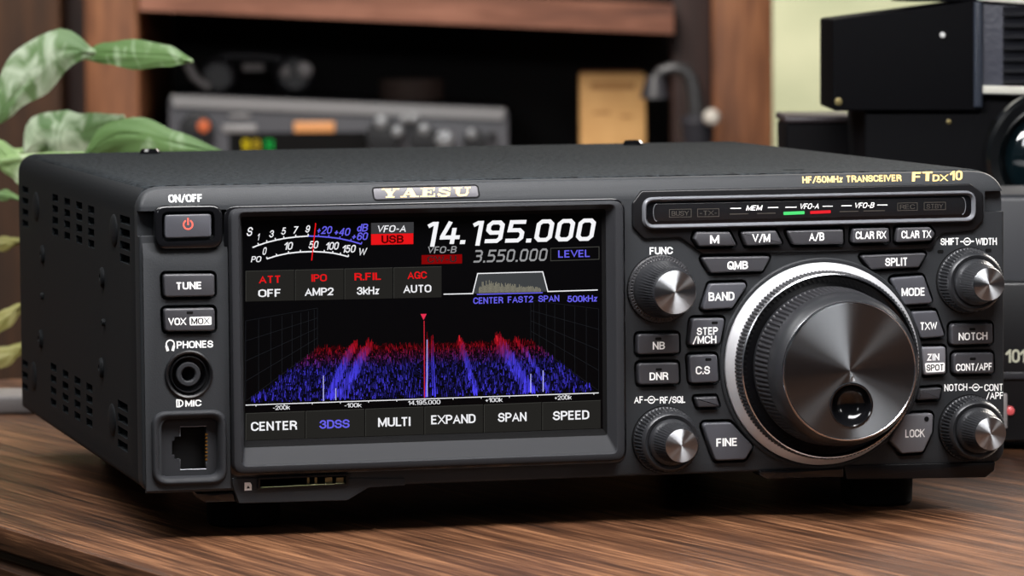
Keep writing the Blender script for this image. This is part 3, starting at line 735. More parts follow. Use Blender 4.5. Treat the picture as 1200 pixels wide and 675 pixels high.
for a_, b_2, v in ((856, 868.5, 244.3), (900, 912, 243.3), (920.5, 933.5, 242.9), (964, 976, 241.7), (986, 998, 241.2), (1028, 1040, 240.3)): pline(bm, [(a_, v), (b_2, v-.2)], .25, y, 0)
prism(bm, rpoly(P([(918.2,248.3),(942.8,247.3),(942.8,251),(918.2,252)], y), .3), y+.05, y-.05, mi=1)
prism(bm, rpoly(P([(949.5,247.3),(973.5,246.3),(973.5,249.8),(949.5,250.8)], y), .3), y+.05, y-.05, mi=2)
for a_, b_2, v in ((855, 877, 251), (887, 909, 250.2), (984, 1006, 248), (1012, 1037, 247.3)): pline(bm, [(a_, v), (b_2, v-.5)], .3, y, 3)
for u0, u1, v0, v1, s in ((784.5, 810, 245.5, 254.5, 'BUSY'), (817.5, 842.5, 245, 254, '-TX-'), (1052, 1075, 238, 246.8, 'REC'), (1083, 1108, 237.3, 246, 'STBY')):
    pline(bm, [(u0, v0), (u1, v0-.4), (u1, v1-.4), (u0, v1), (u0, v0)], .2, y, 3)
    text(bm, s, (u0+u1)/2, (v0+v1)/2, u1-u0-5, 5.5, y, .005, 0, 3)
obj('strip_legends', bm, [M['print'], M['ledgreen'], M['ledred'], M['inactive']], wi, smooth=0)
# knobs ---------------------------------------------------------------------
def dome(r0, r1, y0, y1, k=4): return [(r1+(r0-r1)*math.cos(a), y0+(y1-y0)*math.sin(a)) for a in [i/k*math.pi/2 for i in range(k+1)]]
def knob(bu, bv, fu, fv, rf, yf, rb, single=False, label=''):
    cx, cz = at(fu, fv, yf)                      # shaft position from the face centre
    b = new()
    if single:
        lathe(b, [(rb, .2), (rb, -.9), (rb-.3, -1.2), (rb-2.2, -1.3)], cx, cz, teeth=60)
        lathe(b, [(rb+.1, -.2, .55), (rb+.1, -.95, .55), (rb-.9, -1.5, .55), (rb-1.4, -1.5)], cx, cz, teeth=64)
        k = obj('rotary_knob', fix(b), M['knurl'], radio, (cx, 0, cz))
        b = new(); lathe(b, [(8.6, -1), (8.7, -3), (8.2, -6), (7.6, -9, .22), (7.2, -13, .22), (7.0, yf+1.4, .2), (6.75, yf+.6, 0), (rf, yf+.1), (rf-.5, yf+.1)], cx, cz, teeth=56)
        obj('knob_grip', fix(b), M['knob'], k, (cx, 0, cz))
    else:
        b1 = [(rb-.2, .3), (rb, -.6), (rb, -1.6)]
        lathe(b, b1+[(rb-.1, -1.8, .35), (rb-.75, -6.4, .35), (rb-1.0, -6.6)]+[(rb-1.15, -6.9), (rb-1.4, -7.5), (rb-1.9, -7.9), (rb-2.8, -7.6), (rb-3.0, -6.9)], cx, cz, teeth=56)
        k = obj('rotary_knob', fix(b), M['knob'], radio, (cx, 0, cz))
        b = new(); lathe(b, [(7.0, -6.5), (7.05, -8.6), (6.6, -9.4), (6.2, -9.8), (5.9, -10.5, .18), (5.35, yf+1.2, .18), (5.1, yf+.5), (rf, yf+.1), (rf-.4, yf+.1)], cx, cz, teeth=44)
        obj('inner_knob', fix(b), M['knob'], k, (cx, 0, cz))
    b = new(); lathe(b, [(rf-.02, yf+.4), (rf-.02, yf+.1), (rf-.2, yf)], cx, cz, 64)
    obj('knob_cap', fix(b), M['cap'], k, (cx, 0, cz))
    k['label'] = label
    b = new(); lathe(b, [(rb+.25, .05), (rb+.25, -.02), (rb+.2, -.03)], cx, cz, 64); obj('knob_well', fix(b), M['black'], radio, (cx, 0, cz))
knob(773.5, 339.6, 791.4, 342.7, 6.45, -16.5, 10.15, True, 'knurled knob below the word FUNC')
knob(1134, 329, 1159, 333.2, 4.95, -19, 10.0, label='dual knob below SHIFT and WIDTH')
knob(779, 516, 799, 522.5, 4.95, -19, 10.0, label='dual knob below AF and RF/SQL')
knob(1137, 502.6, 1161, 508.4, 4.95, -19, 10.0, label='dual knob below NOTCH and CONT/APF')
# little lamps beside SHIFT-WIDTH
bm = new()
for u, v in ((1102, 294.8), (1158, 293.3)):
    c = at(u, v, 0); prism(bm, rrect(c[0]-.95, c[1]-.5, c[0]+.95, c[1]+.5, .45, 4), .3, -.15)
obj('shift_indicator', fix(bm), M['black'], radio)
# tuning dial
YD = -27.5
cx, cz = at(996, 434.8, YD)
b = new(); lathe(b, [(32.2, .3), (32.1, -.5), (31.7, -.8), (31.2, -.7), (30.6, .1)], cx, cz, 160)
well = obj('dial_collar', fix(b), M['panel'], radio, (cx, 0, cz))
b = new(); lathe(b, [(30.7, .2), (30.7, -1.4), (30.4, -1.8), (28.8, -3.6), (28.5, -3.9), (27.9, -4.0)], cx, cz, 180, cap=False)
ringo = obj('outer_tuning_ring', fix(b), M['silver'], radio, (cx, 0, cz)); ringo['label'] = 'silver outer ring around the main dial'
b = new(); lathe(b, [(28.6, -3.9, .5), (28.5, -4.6, .5), (28.4, -8.0, .5), (28.3, -8.5, .4), (27.9, -8.7)], cx, cz, teeth=150, cap=False)
obj('ring_ribs', fix(b), M['knurl'], ringo, (cx, 0, cz))
b = new(); lathe(b, [(27.95, -8.5), (27.9, -9.1), (27.55, -9.3), (27.3, -9.0)], cx, cz, 180, cap=False)
obj('ring_edge', fix(b), M['chrome'], ringo, (cx, 0, cz))
b = new(); lathe(b, [(27.4, -9.0), (26.8, -7.6), (22.0, -6.5)], cx, cz, 160, cap=False); obj('ring_face', fix(b), M['gloss'], ringo, (cx, 0, cz))
b = new(); lathe(b, [(23.5, -5.8), (24.0, -8.4), (23.9, -9.4)], cx, cz, 160, cap=False, mi=0)
lathe(b, [(23.9, -9.4), (24.0, -9.9, .55), (23.3, -18.5, .55), (23.1, -19.3)], cx, cz, teeth=100, cap=False, mi=1)
lathe(b, [(23.1, -19.3), (22.9, -22.5), (22.3, -24.8), (21.2, YD+.55), (20.75, YD+.15), (20.3, YD+.1), (20.1, YD+.5), (20.1, YD+6), (.1, YD+6)], cx, cz, 200, cap=False, mi=0)
dial = obj('tuning_dial', fix(b), [M['knob'], M['knurl']], radio, (cx, 0, cz)); dial['label'] = 'large black main dial with spun metal face'
b = new(); lathe(b, [(20.95, YD+.35), (20.8, YD-.05), (20.5, YD-.12), (20.2, YD+.2)], cx, cz, 200, cap=False); obj('dial_rim', fix(b), M['chrome'], dial, (cx, 0, cz))
b = new(); lathe(b, [(20.2, YD+1.2), (20.2, YD+.12), (20.1, YD+.05)], cx, cz, 220)
cap = obj('dial_cap', fix(b), M['cap_dark'], dial, (cx, 0, cz))
dx, dz = at(997.5, 474.6, YD)
c2 = new(); lathe(c2, [(6.05, YD+3), (6.05, YD-2)], dx, dz, 64); boolean(cap, c2)
b = new(); lathe(b, [(6.75, YD+.1), (6.7, YD-.25), (6.4, YD-.4), (6.05, YD-.2), (5.9, YD+.3)]+[(5.9*math.cos(a), YD+.3+4.2*math.sin(a)) for a in [i/10*math.pi/2 for i in range(1, 10)]]+[(.05, YD+4.5)], dx, dz, 64, cap=False)
obj('finger_dimple', fix(b), M['gloss'], dial, (dx, 0, dz))
bm = new(); c = at(999, 440.5, YD-.02); y = YD-.02
put(bm, [(c[0]-.7, c[1]-1.6), (c[0]+.9, c[1]-1.6), (c[0]+.1, c[1]+.9)], [(0, 1, 2)], lambda a, b: (a, y, b)); obj('dial_pointer', bm, M['cap'], dial, smooth=0)
# headphone jack
b = new(); lathe(b, [(7.2, -1.2), (7.1, -1.7), (6.7, -1.9), (6.2, -1.6), (5.9, -.6), (5.5, -.4), (5.4, -1.1), (5.2, -1.3), (5.0, -1.0), (4.9, 1.8), (3.6, 2.0)], pj[0], pj[1], 64, cap=False)
jk = obj('headphone_jack', fix(b), M['panel_dark'], radio, (pj[0], 0, pj[1]))
b = new(); lathe(b, [(3.7, 3), (3.6, -.4), (3.3, -.7), (2.4, -.7), (2.0, -.3), (1.9, 4.5), (.1, 4.6)], pj[0], pj[1], 48, cap=False); obj('jack_bushing', fix(b), M['bezel'], jk, (pj[0], 0, pj[1]))
# microphone socket
b = new()
mx0, mz0 = at(180, 569.5, -2.4); mx1, mz1 = at(265, 481, -2.4)
def q4(y, d, r): return [(x, y, z) for x, z in rrect(mx0+d, mz0+d, mx1-d, mz1-d, r, 6)]
cf = [q[0] for q in P([(199, 525), (243, 525)], 3.8)]; zf = [q[1] for q in P([(220, 552), (220, 497)], 3.8)]
bb = new(); prism(bb, [(cf[0], zf[0]), (cf[1], zf[0]), (cf[1], zf[1]), (cf[0], zf[1])], 4.3, 3.7)  # black plate in place of the shade deep inside the socket
loft(b, [q4(-1.2, -.3, 4.6), q4(-2.0, 0, 4.4), q4(-2.4, .5, 4.0), q4(-2.4, .9, 3.6), q4(-1.8, 1.7, 3.2), q4(-1.0, 2.2, 2.8), q4(2.4, 2.4, 2.6)], False, False)
ms = obj('microphone_socket', fix(b), M['bezel'], radio, smooth=50)
b = new(); prism(b, rrect(mx0+2, mz0+2, mx1-2, mz1-2, 2.8, 6), 4.4, 1.0)
ins = obj('socket_insert', fix(b), M['bezel'], ms); obj('socket_shade_plate', fix(bb), M['black'], ms)
cav = P([(211,500),(241.5,499.2),(241.8,549.5),(211,550.5),(211,538),(204.5,538.2),(204.5,533.5),(201.5,533.6),(201.5,516.5),(204.5,516.4),(204.5,511.6),(211,511.4)], 1.0)
c2 = new(); prism(c2, cav, 3.9, -1); boolean(ins, c2)
b = new()
tube(b, [(x, .95, z) for x, z in P([(211,511.4),(211,500),(241.5,499.2)], 1.0)], .14, 6); tube(b, [(x, .95, z) for x, z in P([(211,538),(211,550.5),(241.8,549.5),(241.5,541)], 1.0)], .1, 6)
obj('socket_edge', fix(b), M['rim'], ms)
for k in range(8):
    b = new(); p = at(242.0, 509+k*4.2, .9); box(b, (p[0]-.35, .9, p[1]-.27), (p[0]+.35, 2.6, p[1]+.27)); obj('contact_pin', b, M['gold_metal'], ms)
# memory card slot and chin
b = new()
ch = P([(272, 568), (280, 590), (407, 586.5), (432, 571.5), (475, 569), (475, 560), (272, 560)], -.3)
prism(b, rpoly(ch, .4, 3), 7, -.4, .3)
chin = obj('lower_chin', fix(b), M['panel'], radio)
b = new(); prism(b, rpoly(P([(302, 559.5), (409, 555), (409, 569), (302, 573.8)], -1.2), .4), -.2, -1.2, .15)
sf = obj('card_slot', fix(b), M['panel_dark'], radio)
c2 = new(); prism(c2, P([(305, 562), (406, 557.5), (406, 567.5), (305, 571.8)], -1.2), 2.6, -3); boolean(sf, c2); 
c2 = new(); prism(c2, P([(305, 562), (406, 557.5), (406, 567.5), (305, 571.8)], -1.2), 2.6, -3); boolean(chin, c2)
c2 = new(); prism(c2, P([(305, 562), (406, 557.5), (406, 567.5), (305, 571.8)], -1.2), 2.6, -3); boolean(panel, c2)
b = new(); 
q = P([(306, 571.5), (404, 566.5), (404, 568), (306, 572.6)], -1.0); tube(b, [(q[0][0], -.9, q[0][1]), (q[1][0], -.9, q[1][1])], .17, 6)
for u, w_ in ((361, 3), (370, 3), (385, 9), (398, 9)):
    p = at(u, 563.5, 1.5); box(b, (p[0]-w_*.12, 1.2, p[1]-1.0), (p[0]+w_*.12, 1.9, p[1]+1.0))
obj('slot_contacts', fix(b), mat('brass card contacts', rgb(150, 146, 110), .3, metal=.9), sf)
b = new(); y = -.45; 
scr(b, [(286.5, 565.5), (293, 565.3), (295, 567.8), (295, 574.6), (286.5, 575)], y, 0); scr(b, [(289, 572.5), (290.8, 568.8), (292.8, 572.3)], y-.03, 1)
obj('card_symbol', b, [M['print'], M['black']], radio, smooth=0)
# bottom trim: tilt bail and bar on the right
b = new(); prism(b, rpoly(P([(989, 545.5), (1167, 541), (1165, 552), (1155, 559.5), (992, 562)], -.6), .5), 7, -.7, .4); obj('bottom_trim', fix(b), M['panel_dark'], radio)
b = new(); prism(b, rpoly(P([(890, 551), (989, 548), (989, 559.8), (900, 561.5), (890, 557)], -.9), .5), 6, -1.0, .5); obj('tilt_stand', fix(b), M['gloss'], radio)
b = new(); prism(b, rpoly(P([(229, 577), (275, 576), (277, 588), (240, 589), (232, 584)], 1), .5), 9, 1, .5); obj('tilt_stand', fix(b), M['gloss'], radio)
def foot(x, y, r=10.5):
    b = new(); lathe(b, [(r-.3, 3.0), (r, -8), (r-.2, -13.2), (r-1.0, -14)], x, 0, 48, axis='z', cy=y); obj('foot', fix(b), M['rubber'], radio, (x, y, -14))
p = at(1032, 575, 22)
foot(p[0], 26, 11.2); foot(36, 34, 11.2); foot(34, D-26); foot(W-34, D-26)

b = None; strip_tilt()
# =================================================================== TABLE AND ROOM
YAWM = Matrix.Rotation(YAW, 4, 'Z')
def robj(name, me, mats, X, Y, Z, rz=0, parent=None, tilt=0, smooth=35):
    """mesh in mm around a room-frame base point (X, Y, Z); x right, y away, z up"""
    if isinstance(me, bmesh.types.BMesh):
        b = me; me = bpy.data.meshes.new(name); b.to_mesh(me); b.free()
    me.transform(Matrix.Scale(.001, 4))
    if smooth:
        for p in me.polygons: p.use_smooth = True
        me.set_sharp_from_angle(angle=math.radians(smooth))
    for m in (mats if isinstance(mats, (list, tuple)) else [mats]): me.materials.append(m)
    o = bpy.data.objects.new(name, me); COL.objects.link(o)
    if parent is not None: o.parent = parent; o.location = Vector((X, Y, Z))*.001
    else:
        o.location = world(room(X, Y, Z)); o.rotation_euler = (0, math.radians(tilt), YAW+math.radians(rz))
    return o
def rthing(name, label, cat, X, Y, Z, rz=0, tilt=0, group=None):
    o = bpy.data.objects.new(name, None); COL.objects.link(o); o.empty_display_size = .05
    o.location = world(room(X, Y, Z)); o.rotation_euler = (0, math.radians(tilt), YAW+math.radians(rz)); tag(o, label, cat, group)
    return o
# wood -----------------------------------------------------------------------
def wood(name, dark, mid, light, scale=(1, 14, 14), rough=.42, bump=.25, sc=6.0, big=True):
    m = bpy.data.materials.new(name); m.use_nodes = True; nt = m.node_tree; b = nt.nodes['Principled BSDF']
    tc = nt.nodes.new('ShaderNodeTexCoord'); mp = nt.nodes.new('ShaderNodeMapping'); mp.inputs['Scale'].default_value = scale
    nt.links.new(tc.outputs['Object'], mp.inputs['Vector'])
    n1 = nt.nodes.new('ShaderNodeTexNoise'); n1.inputs['Scale'].default_value = sc; n1.inputs['Detail'].default_value = 9; n1.inputs['Roughness'].default_value = .62; n1.inputs['Distortion'].default_value = .7
    n2 = nt.nodes.new('ShaderNodeTexNoise'); n2.inputs['Scale'].default_value = sc*4.5; n2.inputs['Detail'].default_value = 6; n2.inputs['Distortion'].default_value = .3
    nt.links.new(mp.outputs['Vector'], n1.inputs['Vector']); nt.links.new(mp.outputs['Vector'], n2.inputs['Vector'])
    mx = nt.nodes.new('ShaderNodeMath'); mx.operation = 'MULTIPLY_ADD'; mx.inputs[1].default_value = .45
    ms_ = nt.nodes.new('ShaderNodeMath'); ms_.operation = 'MULTIPLY'; ms_.inputs[1].default_value = .55
    nt.links.new(n1.outputs['Fac'], ms_.inputs[0]); nt.links.new(n2.outputs['Fac'], mx.inputs[0]); nt.links.new(ms_.outputs[0], mx.inputs[2])
    r = nt.nodes.new('ShaderNodeValToRGB'); e = r.color_ramp.elements; e[0].position = .37; e[0].color = dark; e[1].position = .66; e[1].color = light
    k = e.new(.5); k.color = mid
    nt.links.new(mx.outputs[0], r.inputs['Fac']); nt.links.new(r.outputs['Color'], b.inputs['Base Color'])
    bp_ = nt.nodes.new('ShaderNodeBump'); bp_.inputs['Strength'].default_value = bump; bp_.inputs['Distance'].default_value = .002
    nt.links.new(mx.outputs[0], bp_.inputs['Height']); nt.links.new(bp_.outputs['Normal'], b.inputs['Normal'])
    b.inputs['Roughness'].default_value = rough; b.inputs['Specular IOR Level'].default_value = .4
    return m
M['walnut'] = wood('dark walnut', rgb(32, 19, 12), rgb(78, 50, 33), rgb(142, 100, 70), scale=(.75, 30, 30), sc=7, rough=.38, bump=.2)
M['walnut_edge'] = wood('dark walnut edge', rgb(26, 16, 12), rgb(52, 33, 25), rgb(84, 56, 42), scale=(1.3, 13, 13), sc=7)
M['shelfwood'] = wood('brown shelf wood', rgb(92, 58, 46), rgb(124, 80, 62), rgb(158, 108, 88), scale=(1, 8, 8), sc=4, rough=.5)
M['postwood'] = wood('brown post wood', rgb(84, 50, 30), rgb(118, 74, 46), rgb(148, 98, 64), scale=(8, 8, 1), sc=4, rough=.5)
M['darkwood'] = wood('dark brown wood', rgb(24, 12, 10), rgb(38, 20, 17), rgb(52, 28, 23), scale=(8, 8, 1), sc=4, rough=.6)  # darker brown than the post wood
# table: local x along its left edge (toward the camera), local y to the right
e0 = Vector((-153.0, 1335.0)); ed = Vector((58.0, -114.0)).normalized()     # room coordinates
ang = math.degrees(math.atan2(ed.y, ed.x))
T0 = e0-ed*480.0                                                            # rear left corner
table = rthing('wooden_table', 'dark walnut table with visible grain and a moulded left edge, under the radio', 'table', T0.x, T0.y, -750, ang)
TL, TWd = 1150, 1500
b = new()
def edge_ring(zs): return
prof = [(0, -34), (0, -13), (1.5, -12), (3.5, -11), (3.5, -9), (1.5, -8), (0, -7), (0, -3), (1.0, -.8), (3, 0)]   # inset, z
rings = []
for d, z in prof: rings.append([(d, d, z+750), (TL-d, d, z+750), (TL-d, TWd-d, z+750), (d, TWd-d, z+750)])
loft(b, rings); fix(b)
top = robj('tabletop', b, M['walnut'], 0, 0, 0, parent=table, smooth=25)
b = new(); box(b, (50, 50, 640), (TL-50, TWd-50, 716.5)); robj('apron', b, M['walnut_edge'], 0, 0, 0, parent=table)
for x in (80, TL-80):
    for yv in (80, TWd-80):
        b = new(); loft(b, [[(x+s*a, yv+t*a, z) for s, t in ((-1,-1),(1,-1),(1,1),(-1,1))] for a, z in ((22, 0), (35, 640))]); fix(b); robj('leg', b, M['walnut_edge'], 0, 0, 0, parent=table)
# room shell -----------------------------------------------------------------
YWALL = 3900.0
def struct(o): o['kind'] = 'structure'; return o
b = new(); box(b, (-3500, -2500, -60), (3500, YWALL+150, 0)); struct(robj('floor', b, wood('floor boards', rgb(40, 28, 22), rgb(62, 44, 34), rgb(80, 58, 46), scale=(1, 8, 8), sc=2), 0, 0, -750))
wx0, _ = rp(860, 0, YWALL); wx1, _ = rp(1330, 0, YWALL); wz0, wz1 = -520, 700
b = new()
for a, c in (((-3500, 0, 0), (wx0, 120, 2600)), ((wx1, 0, 0), (3500, 120, 2600)), ((wx0, 0, 0), (wx1, 120, 750+wz0)), ((wx0, 0, 750+wz1), (wx1, 120, 2600))): box(b, a, c)
struct(robj('wall_back', b, mat('brown wall', rgb(84, 62, 50), .8, bump=(60, .2, .002)), 0, YWALL, -750))
b = new()
for a, c in (((wx0-20, -20, wz0-20), (wx0+25, 60, wz1+20)), ((wx1-25, -20, wz0-20), (wx1+20, 60, wz1+20)), ((wx0+25, -20, wz0-20), (wx1-25, 60, wz0+25)), ((wx0+25, -20, wz1-25), (wx1-25, 60, wz1+20))): box(b, a, c)
w1 = struct(robj('window_1', b, mat('window frame paint', rgb(150, 146, 120), .5), 0, YWALL, 0))
b = new(); box(b, (wx0+20, 20, wz0+20), (wx1-20, 24, wz1-20))
gm = bpy.data.materials.new('window glass'); gm.use_nodes = True; g = gm.node_tree.nodes['Principled BSDF']; g.inputs['Transmission Weight'].default_value = 1; g.inputs['Roughness'].default_value = 0; g.inputs['IOR'].default_value = 1.02
robj('pane', b, gm, 0, 0, 0, parent=w1)
b = new(); box(b, (-9000, 0, -40), (9000, 26000, 0))
lawn_m = mat('pale lawn', rgb(118, 126, 92), .9, noise=(2.2, rgb(178, 176, 142)))
lw = struct(robj('lawn', b, lawn_m, 0, YWALL+200, -1500)); lw.rotation_euler = (math.radians(38), 0, YAW)
# bookcase ---------------------------------------------------------------------
YB_ = 3250.0
def bx(u0, u1, Y): return rp(u0, 100, Y)[0], rp(u1, 100, Y)[0]
case_x0 = rp(100, 100, YB_)[0]
bc = rthing('bookcase', 'brown wooden bookcase with dark interior behind the radio', 'bookcase', case_x0, YB_, -750)
def bpart(name, u0, u1, z0, z1, y0, y1, m):
    a, c = bx(u0, u1, YB_); b = new(); box(b, (a-case_x0, y0, z0+750), (c-case_x0, y1, z1+750), 2); return robj(name, fix(b), m, 0, 0, 0, parent=bc)
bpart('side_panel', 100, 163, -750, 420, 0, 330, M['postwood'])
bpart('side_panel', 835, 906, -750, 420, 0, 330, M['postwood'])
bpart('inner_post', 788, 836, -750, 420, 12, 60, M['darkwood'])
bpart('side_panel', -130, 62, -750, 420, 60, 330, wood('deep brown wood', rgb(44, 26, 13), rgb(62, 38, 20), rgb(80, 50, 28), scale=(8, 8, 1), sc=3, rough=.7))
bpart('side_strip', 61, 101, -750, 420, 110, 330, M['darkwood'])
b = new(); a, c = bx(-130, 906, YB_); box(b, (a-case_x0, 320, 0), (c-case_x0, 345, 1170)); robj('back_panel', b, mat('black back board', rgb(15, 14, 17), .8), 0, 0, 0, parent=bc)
bpart('shelf', 165, 833, -60, -36, -115, 318, M['shelfwood'])
b = new(); bpart('top_board', 100, 906, 420, 445, -5, 340, M['shelfwood'])
# upper shelf board, sagging to the right
a, zl = rp(163, 12, YB_-10); c, zr = rp(790, 40, YB_-10)
b = new(); loft(b, [[(a-case_x0, yy, zl+750), (c-case_x0, yy, zr+750), (c-case_x0, yy, zr+750+21), (a-case_x0, yy, zl+750+21)] for yy in (-8, 315)])
robj('shelf', fix(b), M['shelfwood'], 0, 0, 0, parent=bc)
# vintage receiver --------------------------------------------------------------
YR_ = 3300.0
rx0, rzt = rp(199, 112, YR_); rx1, rzt2 = rp(594, 128, YR_)
sh_z = -35.6
tiltdeg = math.degrees(math.atan2(rzt-rzt2, rx1-rx0))
RW = rx1-rx0; RH = rzt-sh_z
rec = rthing('stereo_receiver', 'grey vintage receiver with orange knob and lit amber key on the bookcase shelf', 'receiver', rx0, YR_, sh_z)
M['alu'] = mat('brushed grey aluminium', rgb(104, 106, 112), .4, metal=.55); M['alulight'] = mat('light grey edge', rgb(150, 150, 152), .4, metal=.4)
zt = lambda x: RH-(rzt-rzt2)*x/RW
b = new()
poly = rpoly([(0, 6), (RW, 6), (RW, zt(RW)), (0, zt(0))], 5)
prism(b, poly, 240, 4, 1); robj('housing', fix(b), mat('dark receiver housing', rgb(60, 61, 66), .5), 0, 0, 0, parent=rec)
b = new(); poly2 = rpoly([(-1, 4), (RW+1, 4), (RW+1, zt(RW)+1), (-1, zt(0)+1)], 6); prism(b, poly2, 5, 0, 1); robj('faceplate', fix(b), mat('grey receiver faceplate', rgb(84, 86, 93), .45), 0, 0, 0, parent=rec)
b = new(); loft(b, [[(x, yy, zt(x)+dz) for x, dz in ((3, -8), (RW-3, -8), (RW-1, .5), (1, .5))] for yy in (4, -3)]); robj('top_trim', fix(b), M['alulight'], 0, 0, 0, parent=rec)
def rloc(u, v): x, z = rp(u, v, YR_-5); return x-rx0, z-sh_z
def rknob(u, v, rpx, m, dep=14, name='knob', d0=0):
    x, z = rloc(u, v); r = rpx/1.65; b = new(); lathe(b, [(r, 1), (r, d0-dep*.7), (r*.9, d0-dep), (r*.2, d0-dep-.5)], x, z, 32); return robj(name, fix(b), m, 0, 0, 0, parent=rec)
kblk = mat('receiver knob black', rgb(26, 27, 30), .35); kgry = mat('receiver knob silver', rgb(150, 152, 155), .3, metal=.6)
rknob(231, 152, 21, kblk); o = rknob(240, 147, 8, mat('orange knob', rgb(196, 98, 54), .5), 20); o['label'] = 'orange knob'
for u, v, r in ((449, 160, 21), (497, 164, 18), (556, 166, 15)): rknob(u, v, r, kblk)
for u, v, r in ((447, 143, 8), (466, 154, 7), (497, 151, 7), (521, 163, 11), (553, 157, 6), (485, 139, 6), (474, 140, 5)): rknob(u, v, r, kgry, 17, 'button')
rknob(576, 158, 5, kblk)
x, z = rloc(284, 150); x2, z2 = rloc(430, 158)
b = new(); xa_, za_ = rloc(268, 156); xb_, zb_ = rloc(430, 162); box(b, (xa_, -1, 30), (xb_, 2, za_), .4); dsp = robj('display', b, M['black'], 0, 0, 0, parent=rec)
b = new()
for u, w_, mi in ((288, 8, 0), (300, 8, 1), (315, 11, 2)):
    xx, zz = rloc(u, 170); 
    for (p0, p1) in (((-1, 1), (1, 1)), ((-1, 0), (1, 0)), ((-1, -1), (1, -1)), ((-1, 0), (-1, 1)), ((1, -1), (1, 1))):
        stroke(b, [(xx+p0[0]*w_*.22, zz+p0[1]*3), (xx+p1[0]*w_*.22, zz+p1[1]*3)], 1.3, lambda a, c: (a, -1.6, c), mi)
robj('digits', b, [glow('yellow digit', 230, 200, 30), glow('yellow digit dim', 190, 160, 40), glow('green digit', 30, 170, 70)], 0, 0, 0, parent=dsp, smooth=0)
b = new(); xx, zz = rloc(368, 149); box(b, (xx-15, -2.5, zz-4), (xx+15, 1, zz+4), .8); robj('amber_key', b, mat('amber lit key', rgb(210, 150, 100), .4, emit=(rgb(240, 160, 80), .18)), 0, 0, 0, parent=rec)
b = new(); xx, zz = rloc(281, 151); box(b, (xx-13, -2, zz-3), (xx+12, 1, zz+3), .5); box(b, (xx-8, -2, zz+8), (xx+8, 1, zz+10.5), .3); robj('face_keys', b, M['alulight'], 0, 0, 0, parent=rec)
for x in (20, RW-20):
    for yv in (20, 220): b = new(); lathe(b, [(8, 0), (8, 7)], x, 0, 20, axis='z', cy=yv); robj('foot', fix(b), M['black'], 0, 0, 0, parent=rec)
# headphones on the receiver -------------------------------------------------------
YH = 3380.0
hx, hz = rp(300, 112, YH); hz = rzt-(rzt-rzt2)*.25+.5
hp = rthing('headphones', 'black headphones with grey joints lying on top of the grey receiver', 'headphones', hx, YH, hz)
s_ = YH/F_PX
grey_ = mat('grey headphone metal', rgb(165, 160, 160), .4, metal=.3); hblk = mat('black headphone', rgb(44, 44, 50), .4)
def hl(u, v): x, z = rp(u, v, YH); return x-hx, z-hz
for (u, v, r) in ((255, 92, 22), (345, 92, 24)):
    x, z = hl(u, v); b = new(); lathe(b, [(r*s_, 16), (r*s_, 4), (r*s_*.9, 0), (r*s_*.75, -1), (r*s_*.7, 2)], x, max(z, r*s_+.3), 40); robj('ear_cup', fix(b), hblk, 0, 0, 0, parent=hp)
b = new(); q = [hl(*p_) for p_ in ((245, 75), (262, 66), (290, 66), (320, 68), (345, 72), (355, 80))]; tube(b, [(x, 8, z) for x, z in q], 3.2, 12); robj('headband', fix(b), hblk, 0, 0, 0, parent=hp)
for u, v, r in ((335, 85, 7), (357, 82, 10)):
    x, z = hl(u, v); b = new(); lathe(b, [(r*s_, 0), (r*s_*.9, -4), (r*s_*.3, -5)], x, z, 24); robj('joint_cap', fix(b), grey_, 0, 0, 0, parent=hp)
b = new(); q = [hl(*p_) for p_ in ((220, 74), (228, 90), (246, 103))]; tube(b, [(x, -6, z) for x, z in q], 3.6, 12); robj('yoke', fix(b), grey_, 0, 0, 0, parent=hp)
b = new(); tube(b, [(hl(285+3*k, 79)[0], -1, hl(285+3*k, 79)[1]) for k in range(9)], 3, 10); robj('slider', fix(b), grey_, 0, 0, 0, parent=hp)
cu, cv = rp(482, 118, YH); b = new()
zc = rzt-(rzt-rzt2)*.76+1
for k in range(3): 
    tube(b, [(22*math.cos(t*math.pi/16), 22*math.sin(t*math.pi/16), 3.2+k*5.2) for t in range(33)], 3.0, 10, cap=False)
cb = robj('cable_coil', fix(b), mat('brown cable', rgb(92, 76, 70), .6), cu, YH+20, zc); tag(cb, 'coil of dark brown cable lying on the receiver beside the headphones', 'cable')
# tan box -----------------------------------------------------------------------------
YT = 3290.0; tx0, tz = rp(679, 86, YT); tx1, _ = rp(757, 88, YT)
tb = rthing('tan_box', 'tan cardboard box standing on the shelf to the right of the grey receiver', 'box', tx0, YT, sh_z)
card = mat('tan card', rgb(196, 150, 92), .7, noise=(30, rgb(214, 168, 108)))
b = new(); TH = tz-sh_z; Wt = tx1-tx0; box(b, (0, 0, 0), (Wt, 45, TH), 1.8); robj('carton', fix(b), card, 0, 0, 0, parent=tb)
b = new(); box(b, (1, 3, TH-.3), (Wt-3, 42, TH+1.4), .5); robj('top_flap', fix(b), mat('brown flap edge', rgb(120, 72, 40), .7), 0, 0, 0, parent=tb)
b = new(); box(b, (8, -.3, TH-12), (Wt-8, .2, TH-7)); box(b, (10, -.3, TH-30), (22, .2, TH-28)); box(b, (30, -.3, TH-33), (38, .2, TH-31)); robj('faint_print', b, mat('faint tan print', rgb(170, 124, 72), .7), 0, 0, 0, parent=tb)
